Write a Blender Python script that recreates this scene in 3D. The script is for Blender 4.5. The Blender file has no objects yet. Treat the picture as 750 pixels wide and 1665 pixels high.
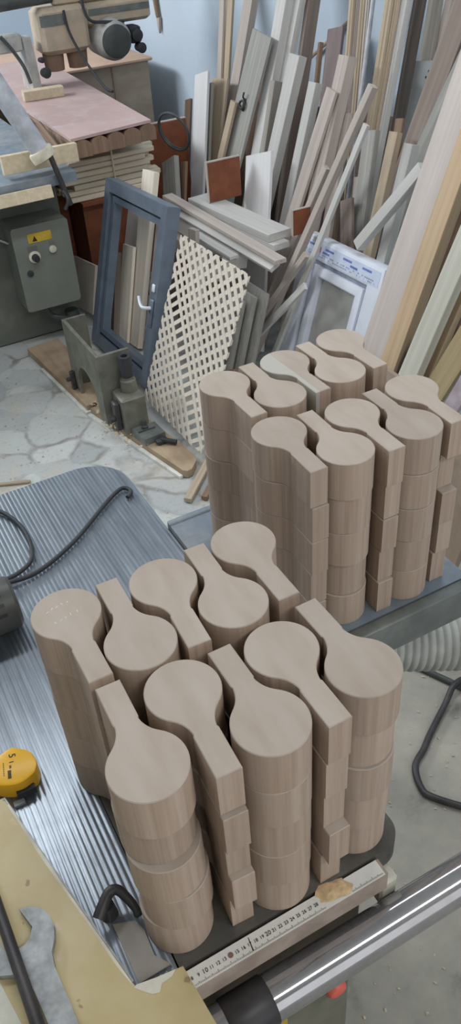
import bpy, bmesh, math, random
from mathutils import Vector, Matrix
random.seed(7)
scn = bpy.context.scene
COL = scn.collection
def lin(c):
    return tuple((x/255/12.92 if x/255 <= .04045 else ((x/255+.055)/1.055)**2.4) for x in c)
# ------------------------------------------------------------------ materials
def new_mat(name):
    m = bpy.data.materials.new(name); m.use_nodes = True
    nt = m.node_tree; nt.nodes.clear()
    out = nt.nodes.new('ShaderNodeOutputMaterial'); b = nt.nodes.new('ShaderNodeBsdfPrincipled')
    nt.links.new(b.outputs[0], out.inputs[0])
    return m, nt, b
def node(nt, t, **k):
    n = nt.nodes.new(t)
    for a, v in k.items(): setattr(n, a, v)
    return n
def coords(nt, scale, src='Object', rot=(0,0,0)):
    tc = node(nt, 'ShaderNodeTexCoord'); mp = node(nt, 'ShaderNodeMapping')
    mp.inputs['Scale'].default_value = scale; mp.inputs['Rotation'].default_value = rot
    nt.links.new(tc.outputs[src], mp.inputs[0]); return mp.outputs[0]
def noise(nt, vec, scale=1, detail=4, rough=.55):
    n = node(nt, 'ShaderNodeTexNoise'); n.inputs['Scale'].default_value = scale
    n.inputs['Detail'].default_value = detail; n.inputs['Roughness'].default_value = rough
    nt.links.new(vec, n.inputs['Vector']); return n.outputs[0]
def ramp(nt, fac, stops):
    r = node(nt, 'ShaderNodeValToRGB'); e = r.color_ramp.elements
    while len(e) < len(stops): e.new(.5)
    for i, (p, c) in enumerate(stops):
        e[i].position = p; e[i].color = (*lin(c), 1) if len(c) == 3 else c
    nt.links.new(fac, r.inputs[0]); return r.outputs[0]
def mix(nt, fac, a, b, mode='MIX'):
    m = node(nt, 'ShaderNodeMix', data_type='RGBA', blend_type=mode)
    for s, v in ((0, fac), (6, a), (7, b)):
        if isinstance(v, (int, float)): m.inputs[s].default_value = v
        elif isinstance(v, tuple): m.inputs[s].default_value = (*lin(v), 1)
        else: nt.links.new(v, m.inputs[s])
    return m.outputs[2]
def wobble(nt, col, amt):
    oi = node(nt, 'ShaderNodeObjectInfo'); mr = node(nt, 'ShaderNodeMapRange')
    mr.inputs[3].default_value = 1-amt; mr.inputs[4].default_value = 1+amt
    nt.links.new(oi.outputs['Random'], mr.inputs[0])
    h = node(nt, 'ShaderNodeHueSaturation'); nt.links.new(mr.outputs[0], h.inputs['Value']); nt.links.new(col, h.inputs['Color'])
    return h.outputs[0]
def rnd_offset(nt, vec):
    oi = node(nt, 'ShaderNodeObjectInfo'); m = node(nt, 'ShaderNodeMath', operation='MULTIPLY'); m.inputs[1].default_value = 37.0
    nt.links.new(oi.outputs['Random'], m.inputs[0])
    a = node(nt, 'ShaderNodeVectorMath', operation='ADD'); nt.links.new(vec, a.inputs[0]); nt.links.new(m.outputs[0], a.inputs[1])
    return a.outputs[0]
def bump(nt, b, h, strength=.3, dist=.002):
    n = node(nt, 'ShaderNodeBump'); n.inputs['Strength'].default_value = strength; n.inputs['Distance'].default_value = dist
    nt.links.new(h, n.inputs['Height']); nt.links.new(n.outputs[0], b.inputs['Normal'])
def soft(c, k=.62):
    l = .3*c[0]+.59*c[1]+.11*c[2]; return tuple(l+(x-l)*k+o for x, o in zip(c, (-4, 0, 5)))
def wood(name, light, dark, amt=.06, rough=.65, grain=(55, 55, 1.6), knots=0, dust=None, sat=.8):
    light, dark = soft(light, sat), soft(dark, sat)
    m, nt, b = new_mat(name)
    v = rnd_offset(nt, coords(nt, grain)); n1 = noise(nt, v, 1, 5, .6)
    c = ramp(nt, n1, [(.25, dark), (.5, tuple((x+y)/2 for x, y in zip(light, dark))), (.72, light)])
    v2 = rnd_offset(nt, coords(nt, (7, 7, 3))); n2 = noise(nt, v2, 1, 3)
    c = mix(nt, ramp(nt, n2, [(.42, (0,0,0)), (.75, (150,150,150))]), c, tuple(x*.86 for x in light))
    if knots:
        vo = node(nt, 'ShaderNodeTexVoronoi'); vo.inputs['Scale'].default_value = 1
        nt.links.new(rnd_offset(nt, coords(nt, (7, 7, knots))), vo.inputs['Vector'])
        k = ramp(nt, vo.outputs['Distance'], [(.07, (255,255,255)), (.13, (90,90,90)), (.2, (0,0,0))])
        c = mix(nt, k, c, tuple(x*.5 for x in dark))
    if dust:
        n3 = noise(nt, coords(nt, (9, 9, 9)), 1, 5)
        c = mix(nt, ramp(nt, n3, [(.4, (0,0,0)), (.65, (200,200,200))]), c, dust)
    nt.links.new(wobble(nt, c, amt), b.inputs['Base Color']); b.inputs['Roughness'].default_value = rough
    b.inputs['Specular IOR Level'].default_value = .25
    bump(nt, b, n1, .15, .001)
    return m
def plain(name, c, rough=.5, metal=0, var=.12, scale=(18,18,18), dust=None, dmin=.5, dmax=.75, spec=.4, bmp=.1):
    m, nt, b = new_mat(name)
    n1 = noise(nt, coords(nt, scale), 1, 5)
    col = ramp(nt, n1, [(.3, tuple(x*(1-var) for x in c)), (.7, tuple(min(255, x*(1+var)) for x in c))])
    if dust:
        n2 = noise(nt, coords(nt, (11, 11, 11)), 1, 6, .65)
        f = ramp(nt, n2, [(dmin, (0,0,0)), (dmax, (220,220,220))]); col = mix(nt, f, col, dust)
        if metal:
            iv = node(nt, 'ShaderNodeMath', operation='MULTIPLY_ADD'); iv.inputs[1].default_value = -metal; iv.inputs[2].default_value = metal
            nt.links.new(f, iv.inputs[0]); nt.links.new(iv.outputs[0], b.inputs['Metallic'])
    nt.links.new(col, b.inputs['Base Color']); b.inputs['Roughness'].default_value = rough
    if not (dust and metal): b.inputs['Metallic'].default_value = metal
    b.inputs['Specular IOR Level'].default_value = spec
    if bmp: bump(nt, b, n1, bmp, .001)
    return m
M = {}
M['blank'] = None
def blank_mat(name, two_tone=False):
    m, nt, b = new_mat(name)
    v = rnd_offset(nt, coords(nt, (150, 150, 3))); n1 = noise(nt, v, 1, 3, .6)
    c = ramp(nt, n1, [(.28, (163,143,126)), (.52, (179,160,144)), (.75, (188,172,157))])
    v2 = rnd_offset(nt, coords(nt, (22, 22, 9))); n2 = noise(nt, v2, 1, 4)
    c = mix(nt, ramp(nt, n2, [(.42, (0,0,0)), (.72, (170,170,170))]), c, (172,151,133))
    vs = rnd_offset(nt, coords(nt, (45, 12, 4))); n4 = noise(nt, vs, 1, 3, .5)           # top: long soft grain
    ct = ramp(nt, n4, [(.3, (168,154,142)), (.55, (176,164,152)), (.75, (180,170,160))])
    g = node(nt, 'ShaderNodeNewGeometry'); sp = node(nt, 'ShaderNodeSeparateXYZ'); nt.links.new(g.outputs['Normal'], sp.inputs[0])
    ab = node(nt, 'ShaderNodeMath', operation='ABSOLUTE'); nt.links.new(sp.outputs[2], ab.inputs[0])
    gt = node(nt, 'ShaderNodeMath', operation='GREATER_THAN'); gt.inputs[1].default_value = .6; nt.links.new(ab.outputs[0], gt.inputs[0])
    c = mix(nt, gt.outputs[0], c, ct)  # tops greyer from dust; sides browner, with warm bounced light painted into their colour
    if two_tone:
        tc = node(nt, 'ShaderNodeTexCoord'); s2 = node(nt, 'ShaderNodeSeparateXYZ'); nt.links.new(tc.outputs['Object'], s2.inputs[0])
        l = node(nt, 'ShaderNodeMath', operation='LESS_THAN'); l.inputs[1].default_value = -.006; nt.links.new(s2.outputs[0], l.inputs[0])
        c = mix(nt, l.outputs[0], c, (184,180,172))
    nt.links.new(wobble(nt, c, .085), b.inputs['Base Color']); b.inputs['Roughness'].default_value = .6; b.inputs['Specular IOR Level'].default_value = .25
    bump(nt, b, n1, .12, .0008)
    return m
M['blank'] = blank_mat('raw_beech')
M['blank2'] = blank_mat('two_tone_beech', True)
M['pale'] = wood('pale_wood', (202,184,168), (176,157,141))
M['white'] = wood('whitish_wood', (212,207,198), (192,184,172))
M['whiteg'] = wood('whitish_pine', (219,213,194), (196,190,166), knots=1.3)
M['pinkw'] = wood('pinkish_white_wood', (216,200,188), (202,184,170), amt=.02)
M['chalky'] = wood('chalky_board', (232,224,216), (220,211,203), sat=.5)
M['bright'] = wood('bright_wood', (246,232,212), (232,214,190), sat=.9)
M['tan'] = wood('tan_wood', (200,176,143), (168,142,110))
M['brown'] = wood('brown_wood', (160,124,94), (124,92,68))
M['grey'] = wood('grey_wood', (178,166,150), (146,134,118))
M['greyp'] = wood('weathered_wood', (178,171,158), (140,134,122))
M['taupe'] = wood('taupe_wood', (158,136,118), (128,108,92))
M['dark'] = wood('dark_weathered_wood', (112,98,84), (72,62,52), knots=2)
M['plum'] = wood('plum_wood', (150,128,122), (122,100,95))
M['pine'] = wood('orange_pine', (214,184,146), (190,156,116), knots=1.1, sat=.9)
M['pineg'] = wood('yellow_pine', (196,172,128), (170,146,102), knots=1.0, sat=.9)
M['lilac'] = plain('lilac_wrap', (176,166,174), .5)
M['redbrown'] = plain('red_brown_board', (126,74,50), .6, var=.1)
M['lattice'] = wood('lattice_wood', (232,220,202), (216,201,180), amt=.04, sat=.9)
M['slat'] = wood('slat_wood', (246,230,202), (226,204,170), amt=.08, grain=(2, 60, 60))
M['ply'] = wood('plywood', (190,166,140), (162,138,112), grain=(5, 5, 14), amt=.02)
M['pink'] = plain('dusty_pink_board', (186,160,156), .7, var=.05, scale=(3,3,3), dust=(196,184,184))
M['pinkdust'] = plain('dust_covered_top', (204,172,150), .85, var=.05, scale=(4,4,4))
M['base'] = wood('base_board', (180,150,116), (150,120,88), dust=(196,176,148), grain=(40,2,40))
M['roughwood'] = wood('fence_wood', (228,206,168), (204,178,136), grain=(2,50,50), knots=2)
M['yellow_board'] = None
M['cast_dark'] = plain('dark_cast_iron', (82,80,76), .6, .1, dust=(140,132,120), dmin=.42, dmax=.8)
M['cast'] = plain('grey_green_casting', (112,112,102), .5, .1, dust=(150,146,132), dmin=.55, dmax=.85)
M['machine'] = plain('grey_green_paint', (104,108,100), .5, var=.06, scale=(6,6,6), dust=(140,138,126), dmin=.5, dmax=.95)
M['machine_l'] = plain('grey_green_cover', (120,124,116), .5, var=.05, scale=(6,6,6))
M['sawbody'] = plain('saw_paint', (112,112,98), .6, var=.08, dust=(150,144,126), dmin=.45, dmax=.9)
M['brownoil'] = plain('oily_brown', (60,50,38), .6, var=.2, dust=(92,80,64), dmin=.5, dmax=.9)
M['black'] = plain('black_rubber', (52,54,58), .55)
M['blackm'] = plain('black_metal', (66,64,66), .45, .3, dust=(104,98,92), dmin=.5, dmax=.9)
M['darkgrey'] = plain('dark_grey_plastic', (72,76,76), .5, dust=(110,108,100), dmin=.5, dmax=.9)
M['toolgrey'] = plain('dusty_tool_plastic', (78,80,78), .45, dust=(104,102,94), dmin=.45, dmax=.9)
M['frame'] = plain('blue_grey_aluminium', (110,122,137), .42, .25, var=.06)
M['framed'] = plain('dark_gasket', (38,42,48), .6)
M['chrome'] = plain('polished_chrome', (178,178,182), .10, 1.0, var=.04, dust=(150,146,142), dmin=.05, dmax=1.0, bmp=0)
M['galv'] = plain('galvanised_sheet', (128,132,134), .6, .2, var=.14, scale=(5,5,5))
M['pipe'] = plain('grey_plastic_pipe', (182,186,194), .4)
M['collar'] = plain('beige_collar', (206,200,180), .5)
M['hose'] = plain('corrugated_hose', (172,175,170), .55, dust=(176,168,150), dmin=.5, dmax=.9)
M['steelgrey'] = plain('worn_grey_steel', (112,118,116), .45, .2, dust=(156,150,138), dmin=.5, dmax=.9)
M['bluedust'] = plain('dusty_blue_steel', (122,134,146), .6, .2, var=.08, dust=(172,168,160), dmin=.45, dmax=.8)
M['pvc'] = plain('white_plastic', (222,228,240), .3, var=.02)
M['pvc_tape'] = plain('protective_film', (206,216,238), .25, var=.04)
M['print_blue'] = plain('blue_print', (110,130,190), .4)
M['print_grey'] = plain('grey_print', (150,156,176), .4)
M['print_red'] = plain('red_print', (196,90,96), .4)
M['pane'] = plain('dusty_pane', (172,172,168), .35, var=.04)
M['yellowp'] = plain('yellow_plastic', (232,178,44), .35, var=.04)
M['yellowl'] = plain('yellow_sticker', (196,164,60), .5)
M['whitem'] = plain('white_enamel', (216,216,210), .4)
M['cream'] = plain('cream_plastic', (206,202,186), .45)
M['red'] = plain('red_button', (232,110,96), .4)
M['ink'] = plain('black_ink', (40,38,34), .6)
M['wrench'] = plain('worn_zinc_iron', (150,154,156), .5, .35, var=.16, scale=(60,60,60), dust=(120,112,104), dmin=.55, dmax=.9)
M['ruler'] = plain('white_scale', (228,226,220), .45, var=.05, dust=(190,166,142), dmin=.6, dmax=.8)
M['rail'] = plain('dusty_rail', (172,156,144), .6, .1, var=.12)
M['moulder'] = plain('beige_machine_paint', (186,172,152), .5, var=.06, dust=(204,176,148), dmin=.45, dmax=.8)
M['motor'] = plain('pale_motor', (176,176,172), .45, dust=(196,180,160), dmin=.5, dmax=.8)
M['sawdust'] = plain('sawdust', (206,178,140), .95, var=.12, scale=(120,120,120))
M['shaving'] = wood('shaving', (226,206,168), (196,170,130))
M['dustboard'] = plain('dusty_fibreboard', (146,130,114), .8, var=.06, dust=(164,150,134))
M['wall'] = plain('pale_blue_plaster', (198,212,226), .8, var=.025, scale=(2,2,2))
M['ceiling'] = plain('ceiling_paint', (200,202,200), .9, var=.03)
M['plate'] = plain('dusty_plate', (150,144,138), .5, .2, var=.1, dust=(168,150,130), dmin=.4, dmax=.8)
M['seethru'] = plain('frosted_plastic_panel', (206,208,206), .35, var=.04)
def yellow_mat():
    m, nt, b = new_mat('worn_yellow_paint')
    n1 = noise(nt, coords(nt, (14,14,14)), 1, 5); n2 = noise(nt, coords(nt, (26,26,26)), 1, 4, .5); n3 = noise(nt, coords(nt, (55,55,55)), 1, 2)
    c = ramp(nt, n1, [(.3, (184,167,118)), (.7, (199,184,146))])
    c = mix(nt, ramp(nt, n2, [(.63, (0,0,0)), (.68, (230,230,230))]), c, (204,192,170))
    c = mix(nt, ramp(nt, n3, [(.7, (0,0,0)), (.74, (200,200,200))]), c, (110,82,56))
    nt.links.new(c, b.inputs['Base Color']); b.inputs['Roughness'].default_value = .45; bump(nt, b, n1, .15, .001)
    return m
M['yellow_board'] = yellow_mat()
def rib_mat():
    m, nt, b = new_mat('ribbed_aluminium')
    n1 = noise(nt, coords(nt, (160, 6, 10)), 1, 4); n2 = noise(nt, coords(nt, (30,30,30)), 1, 6, .7)
    c = ramp(nt, n1, [(.3, (124,133,143)), (.7, (154,163,173))])
    f = ramp(nt, n2, [(.56, (0,0,0)), (.78, (170,170,170))])
    c = mix(nt, f, c, (128,126,122))
    nt.links.new(c, b.inputs['Base Color'])
    iv = node(nt, 'ShaderNodeMath', operation='MULTIPLY_ADD'); iv.inputs[1].default_value = -.5; iv.inputs[2].default_value = .7
    nt.links.new(f, iv.inputs[0]); nt.links.new(iv.outputs[0], b.inputs['Metallic'])
    rr = node(nt, 'ShaderNodeMapRange'); rr.inputs[3].default_value = .24; rr.inputs[4].default_value = .42; nt.links.new(n2, rr.inputs[0]); nt.links.new(rr.outputs[0], b.inputs['Roughness'])
    return m
M['rib'] = rib_mat()
def floor_mat():
    m, nt, b = new_mat('dusty_stone_floor')
    v = coords(nt, (1,1,1)); nw = node(nt, 'ShaderNodeTexNoise'); nw.inputs['Scale'].default_value = 5; nw.inputs['Detail'].default_value = 3
    nt.links.new(v, nw.inputs['Vector'])
    ad = node(nt, 'ShaderNodeVectorMath', operation='MULTIPLY_ADD'); ad.inputs[1].default_value = (.10,.10,.10)
    nt.links.new(nw.outputs['Color'], ad.inputs[0]); nt.links.new(v, ad.inputs[2])
    vo = node(nt, 'ShaderNodeTexVoronoi', feature='DISTANCE_TO_EDGE'); vo.inputs['Scale'].default_value = 5.6; nt.links.new(ad.outputs[0], vo.inputs['Vector'])
    vc = node(nt, 'ShaderNodeTexVoronoi', feature='F1'); vc.inputs['Scale'].default_value = 5.6; nt.links.new(ad.outputs[0], vc.inputs['Vector'])
    sp = node(nt, 'ShaderNodeSeparateColor'); nt.links.new(vc.outputs['Color'], sp.inputs[0])
    cell = ramp(nt, sp.outputs[0], [(.2, (186,190,190)), (.5, (206,210,208)), (.8, (172,178,180))])
    n1 = noise(nt, coords(nt, (9,9,9)), 1, 6, .65)
    cell = mix(nt, ramp(nt, n1, [(.35, (0,0,0)), (.7, (160,160,160))]), cell, (174,176,172))
    jn = noise(nt, coords(nt, (3.2,3.2,3.2)), 1, 4)
    jw = ramp(nt, vo.outputs['Distance'], [(.0, (255,255,255)), (.025, (225,225,225)), (.07, (0,0,0))])
    jm = node(nt, 'ShaderNodeMath', operation='MULTIPLY'); nt.links.new(jw, jm.inputs[0]); nt.links.new(ramp(nt, jn, [(.45, (0,0,0)), (.62, (235,235,235))]), jm.inputs[1])
    c = mix(nt, jm.outputs[0], cell, (120,114,110))
    # sawdust drifts and grey dirt
    n2 = noise(nt, coords(nt, (2.3,2.3,2.3)), 1, 6, .7)
    c = mix(nt, ramp(nt, n2, [(.5, (0,0,0)), (.68, (225,225,225))]), c, (200,190,170))
    ns = noise(nt, coords(nt, (55,55,55)), 1, 3, .6)
    c = mix(nt, ramp(nt, ns, [(.56, (0,0,0)), (.66, (150,150,150))]), c, (150,144,132))
    nd = noise(nt, coords(nt, (75,75,75)), 1, 2, .6)
    c = mix(nt, ramp(nt, nd, [(.64, (0,0,0)), (.70, (200,200,200))]), c, (214,202,178))
    # towards the saw the stone vanishes under packed grey dust
    tc = node(nt, 'ShaderNodeTexCoord'); s2 = node(nt, 'ShaderNodeSeparateXYZ'); nt.links.new(tc.outputs['Object'], s2.inputs[0])
    mr = node(nt, 'ShaderNodeMapRange', interpolation_type='SMOOTHSTEP'); mr.inputs[1].default_value = 2.0; mr.inputs[2].default_value = 1.3
    nt.links.new(s2.outputs[1], mr.inputs[0])
    n3 = noise(nt, coords(nt, (6,6,6)), 1, 6, .65)
    pk = ramp(nt, n3, [(.28, (112,110,104)), (.42, (156,153,144)), (.6, (170,166,155)), (.75, (186,180,166))])
    c = mix(nt, mr.outputs[0], c, pk)
    nt.links.new(c, b.inputs['Base Color']); b.inputs['Roughness'].default_value = .75
    bump(nt, b, n3, .3, .004)
    return m
M['floor'] = floor_mat()

# ------------------------------------------------------------------ geometry helpers
class MB:
    def __init__(self): self.bm = bmesh.new(); self.T = Matrix()
    def v(self, p): return self.bm.verts.new(self.T @ Vector(p))
    def f(self, vs, smooth=False):
        try: fc = self.bm.faces.new(vs); fc.smooth = smooth; return fc
        except ValueError: return None
    def box(self, a, b, bev=0):
        x0,y0,z0 = a; x1,y1,z1 = b
        if bev:
            poly = [(x0+bev,y0),(x1-bev,y0),(x1,y0+bev),(x1,y1-bev),(x1-bev,y1),(x0+bev,y1),(x0,y1-bev),(x0,y0+bev)]
            inn = [(x0+2*bev,y0+bev),(x1-2*bev,y0+bev),(x1-bev,y0+2*bev),(x1-bev,y1-2*bev),(x1-2*bev,y1-bev),(x0+2*bev,y1-bev),(x0+bev,y1-2*bev),(x0+bev,y0+2*bev)]
            rings = [[self.v((*p, z)) for p in q] for z, q in ((z0, inn), (z0+bev, poly), (z1-bev, poly), (z1, inn))]
            self.f(rings[0][::-1]); self.f(rings[3])
            for r, s in zip(rings, rings[1:]):
                for i in range(8): self.f((r[i], r[(i+1)%8], s[(i+1)%8], s[i]))
            return self
        c = [self.v(p) for p in ((x0,y0,z0),(x1,y0,z0),(x1,y1,z0),(x0,y1,z0),(x0,y0,z1),(x1,y0,z1),(x1,y1,z1),(x0,y1,z1))]
        for q in ((3,2,1,0),(4,5,6,7),(0,1,5,4),(1,2,6,5),(2,3,7,6),(3,0,4,7)): self.f([c[i] for i in q])
        return self
    def prism(self, poly, z0, z1, smooth=False, ax='z'):
        ar = sum(a[0]*b[1]-b[0]*a[1] for a, b in zip(poly, poly[1:]+poly[:1]))
        if ar < 0: poly = poly[::-1]
        mp = {'z': lambda p, z: (p[0], p[1], z), 'x': lambda p, z: (z, p[0], p[1]), 'y': lambda p, z: (p[1], z, p[0])}[ax]
        b = [self.v(mp(p, z0)) for p in poly]; t = [self.v(mp(p, z1)) for p in poly]
        self.f(b[::-1]); self.f(t); n = len(poly)
        for i in range(n): self.f((b[i], b[(i+1)%n], t[(i+1)%n], t[i]), smooth)
        return self
    def cyl(self, p0, p1, r0, r1=None, n=24, cap=True):
        r1 = r0 if r1 is None else r1; p0, p1 = Vector(p0), Vector(p1); d = (p1-p0).normalized()
        u = d.orthogonal().normalized(); w = d.cross(u)
        A = [self.v(p0+(u*math.cos(t)+w*math.sin(t))*r0) for t in [2*math.pi*i/n for i in range(n)]]
        B = [self.v(p1+(u*math.cos(t)+w*math.sin(t))*r1) for t in [2*math.pi*i/n for i in range(n)]]
        for i in range(n): self.f((A[i], A[(i+1)%n], B[(i+1)%n], B[i]), True)
        if cap: self.f(A[::-1]); self.f(B)
        return self
    def lathe(self, p0, d, prof, n=28):
        p0 = Vector(p0); d = Vector(d).normalized(); u = d.orthogonal().normalized(); w = d.cross(u); rings = []
        for h, r in prof: rings.append([self.v(p0+d*h+(u*math.cos(t)+w*math.sin(t))*r) for t in [2*math.pi*i/n for i in range(n)]])
        for a, b in zip(rings, rings[1:]):
            for i in range(n): self.f((a[i], a[(i+1)%n], b[(i+1)%n], b[i]), True)
        self.f(rings[0][::-1]); self.f(rings[-1]); return self
    def tube(self, pts, r, n=10, sub=6, taper=None):
        P = [Vector(p) for p in pts]; Q = []
        for i in range(len(P)-1):
            a, b, c, d = P[max(i-1,0)], P[i], P[i+1], P[min(i+2,len(P)-1)]
            for k in range(sub):
                t = k/sub; Q.append(.5*((2*b)+(c-a)*t+(2*a-5*b+4*c-d)*t*t+(3*b-a-3*c+d)*t**3))
        Q.append(P[-1]); rings = []; u = None
        for i, q in enumerate(Q):
            d = (Q[min(i+1,len(Q)-1)]-Q[max(i-1,0)]).normalized()
            u = d.orthogonal().normalized() if u is None else (u-d*u.dot(d)).normalized()
            w = d.cross(u); rr = r if taper is None else r*(1+(taper-1)*i/(len(Q)-1))
            rings.append([self.v(q+(u*math.cos(t)+w*math.sin(t))*rr) for t in [2*math.pi*j/n for j in range(n)]])
        for a, b in zip(rings, rings[1:]):
            for j in range(n): self.f((a[j], a[(j+1)%n], b[(j+1)%n], b[j]), True)
        self.f(rings[0][::-1]); self.f(rings[-1]); return self
    def torus(self, c, axis, R, r, n=40, k=8):
        c = Vector(c); d = Vector(axis).normalized(); u = d.orthogonal().normalized(); w = d.cross(u); rings = []
        for i in range(n):
            t = 2*math.pi*i/n; e = u*math.cos(t)+w*math.sin(t)
            rings.append([self.v(c+e*(R+r*math.cos(s))+d*r*math.sin(s)) for s in [2*math.pi*j/k for j in range(k)]])
        for i in range(n):
            a, b = rings[i], rings[(i+1)%n]
            for j in range(k): self.f((a[j], b[j], b[(j+1)%k], a[(j+1)%k]), True)
        return self
    def build(self, name, m, parent=None):
        me = bpy.data.meshes.new(name); bmesh.ops.recalc_face_normals(self.bm, faces=self.bm.faces)
        self.bm.to_mesh(me); self.bm.free(); me.materials.append(m); me.set_sharp_from_angle(angle=math.radians(38))
        o = bpy.data.objects.new(name, me); COL.objects.link(o)
        if parent is not None:
            o.parent = parent
            o.matrix_parent_inverse = Matrix.Translation(-Vector(parent.location)) if parent.type == 'EMPTY' else Matrix()
        return o
def tag(o, label, cat, group=None, kind=None):
    if label: o['label'] = label
    if cat: o['category'] = cat
    if group: o['group'] = group
    if cat: o['kind'] = kind or 'thing'
    return o
def empty(name, loc, label, cat, group=None):
    e = bpy.data.objects.new(name, None); e.location = loc; e.empty_display_size = .05; COL.objects.link(e)
    return tag(e, label, cat, group)
def struct(name, mb, m):
    o = mb.build(name, m); o['kind'] = 'structure'; return o
def origin_to(o, p):          # move a mesh object's origin to p, geometry staying in place
    o.data.transform(Matrix.Translation(-Vector(p))); o.location = p; return o
def frame3(p, ax, lean_n=None):
    """matrix whose z runs along ax, y lies in the leaning face, x goes into the wall"""
    ax = Vector(ax).normalized(); th = math.atan(.3); n0 = Vector((math.cos(th), 0, -math.sin(th)))
    w = ax.cross(n0).normalized(); n = w.cross(ax).normalized()
    m = Matrix((n, w, ax)).transposed().to_4x4(); m.translation = p; return m
def text_mesh(s, size, m, parent, mat4, name='lettering', depth=.0004):
    cu = bpy.data.curves.new(name, 'FONT'); cu.body = s; cu.size = size; cu.extrude = depth; cu.align_x = 'CENTER'; cu.align_y = 'CENTER'; cu.resolution_u = 3
    tmp = bpy.data.objects.new(name, cu); COL.objects.link(tmp)
    me = bpy.data.meshes.new_from_object(tmp.evaluated_get(bpy.context.evaluated_depsgraph_get()))
    bpy.data.objects.remove(tmp); bpy.data.curves.remove(cu)
    me.transform(mat4); me.materials.clear(); me.materials.append(m); me.name = name
    return me
def text_part(items, m, parent, name):
    """several characters of one inscription joined into one mesh part"""
    bm = bmesh.new()
    for s, size, m4 in items:
        me = text_mesh(s, size, m, parent, m4); bm.from_mesh(me); bpy.data.meshes.remove(me)
    me = bpy.data.meshes.new(name); bm.to_mesh(me); bm.free(); me.materials.append(m)
    o = bpy.data.objects.new(name, me); COL.objects.link(o); o.parent = parent
    o.matrix_parent_inverse = Matrix.Translation(-Vector(parent.location)) if parent.type == 'EMPTY' else Matrix()
    return o
# ================================================================== the setting
X_WALL = 2.40
struct('floor', MB().box((-3.5, -2.5, -.06), (X_WALL, 7.5, 0)), M['floor'])
struct('wall_right', MB().box((X_WALL, -2.5, 0), (X_WALL+.1, 7.5, 2.9)), M['wall'])
struct('wall_back', MB().box((-3.5, 7.5, 0), (X_WALL+.1, 7.6, 2.9)), M['wall'])
struct('ceiling', MB().box((-3.5, -2.5, 2.9), (X_WALL+.1, 7.6, 3.0)), M['ceiling'])

# ================================================================== paddle shaped blanks
BH = .0586; R_, HW, TL = .0379, .0128, .1034
def paddle_outline(rf=.034):
    gx = HW+rf-.0012; gy = -math.sqrt((R_+rf)**2-gx*gx)          # fillet centre (tail points to -Y)
    tx, ty = gx*R_/(R_+rf), gy*R_/(R_+rf)
    a0 = math.atan2(ty, tx); pts = []
    n = 44
    for i in range(n+1):
        t = a0+(2*math.pi-2*(a0+math.pi/2)-0)*0+ (i/n)*(math.pi-2*a0)   # head arc, right tangent over the top to the left one
        pts.append((R_*math.cos(t), R_*math.sin(t)))
    left = []
    b0 = math.atan2(ty-gy, tx-gx); k = 9
    b1 = math.pi+math.asin(0)
    b1 = math.pi
    for i in range(1, k+1):
        t = b0+(b1-b0)*i/k
        if i == k: break
        left.append((-(gx+rf*math.cos(t)), gy+rf*math.sin(t)))
    pts += left
    yc = left[-1][1]-.002
    pts += [(-HW, yc), (-HW, -TL), (HW, -TL), (HW, yc)]
    pts += [(-x, y) for x, y in reversed(left)]
    return pts
pm = MB(); po = paddle_outline(); np_ = len(po); pin = []
for i in range(np_):                                                # softly broken edges
    a, b, c = Vector(po[i-1]), Vector(po[i]), Vector(po[(i+1) % np_])
    n1, n2 = Vector((-(b-a).y, (b-a).x)).normalized(), Vector((-(c-b).y, (c-b).x)).normalized()
    q = (n1+n2).normalized(); pin.append(tuple(b+q*(.0009/max(.5, q.dot(n1)))))
rings = [[pm.v((*p, z)) for p in r] for z, r in ((0, pin), (.0008, po), (BH-.0008, po), (BH, pin))]
pm.f(rings[0][::-1]); pm.f(rings[3])
for r, s_ in zip(rings, rings[1:]):
    for i in range(np_): pm.f((r[i], r[(i+1) % np_], s_[(i+1) % np_], s_[i]))
BL0 = pm.build('paddle_blank', M['blank']); bme = BL0.data
for p in bme.polygons:
    p.use_smooth = abs(p.normal.z) < .5
bme2 = bme.copy(); bme2.materials.clear(); bme2.materials.append(M['blank2'])
for me in (bme, bme2):
    me.set_sharp_from_angle(angle=math.radians(28))
LAY = ['bottom', 'second from bottom', 'middle', 'second from top', 'topmost']
ORD = ['leftmost stack', 'second stack from left', 'middle stack', 'fourth stack from left', 'rightmost stack']
STACKS = {
 'A': ('back row, nearer cluster', .85, [(.1015,.640,-90),(.154,.560,88.6),(.211,.629,-93.4),(.262,.560,88.0),(.3178,.639,-90.5)]),
 'B': ('front row, nearer cluster', .85, [(.1015,.423,88.6),(.1645,.482,-92.6),(.218,.407,89.8),(.272,.477,-89.8),(.3278,.416,90.8)]),
 'C': ('back row, farther cluster', .861, [(.462,.954,-90.1),(.515,.883,89.7),(.569,.959,-88.8),(.624,.891,90.6),(.678,.970,-88.8)]),
 'D': ('front row, farther cluster', .861, [(.463,.800,-91.6),(.5145,.718,88.6),(.571,.784,-91.0),(.6235,.715,89.6),(.6785,.791,-91.2)])}
JIT = {('B',0): [(0,.002),(.002,-.001),(.0,.0),(0,.009),(0,0)],      # bottom ... top, along the row / across it
       ('B',1): [(.002,.008),(.0015,-.004),(.001,.004),(-.001,-.006),(0,0)],
       ('B',2): [(0,.004),(0,.002),(0,.002),(0,.0),(0,0)],
       ('B',3): [(-.002,.006),(-.001,-.006),(-.002,.005),(-.0005,.001),(0,0)],
       ('B',4): [(.001,.006),(0,.003),(.0,.001),(0,.004),(0,0)],
       ('D',1): [(0,.003),(0,.006),(0,.002),(0,.002),(0,0)],
       ('D',2): [(-.001,.001),(.0,.006),(0,.002),(0,.004),(0,0)],
       ('D',4): [(-.001,.004),(.001,.002),(.001,-.001),(-.001,.012),(0,0)]}
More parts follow.
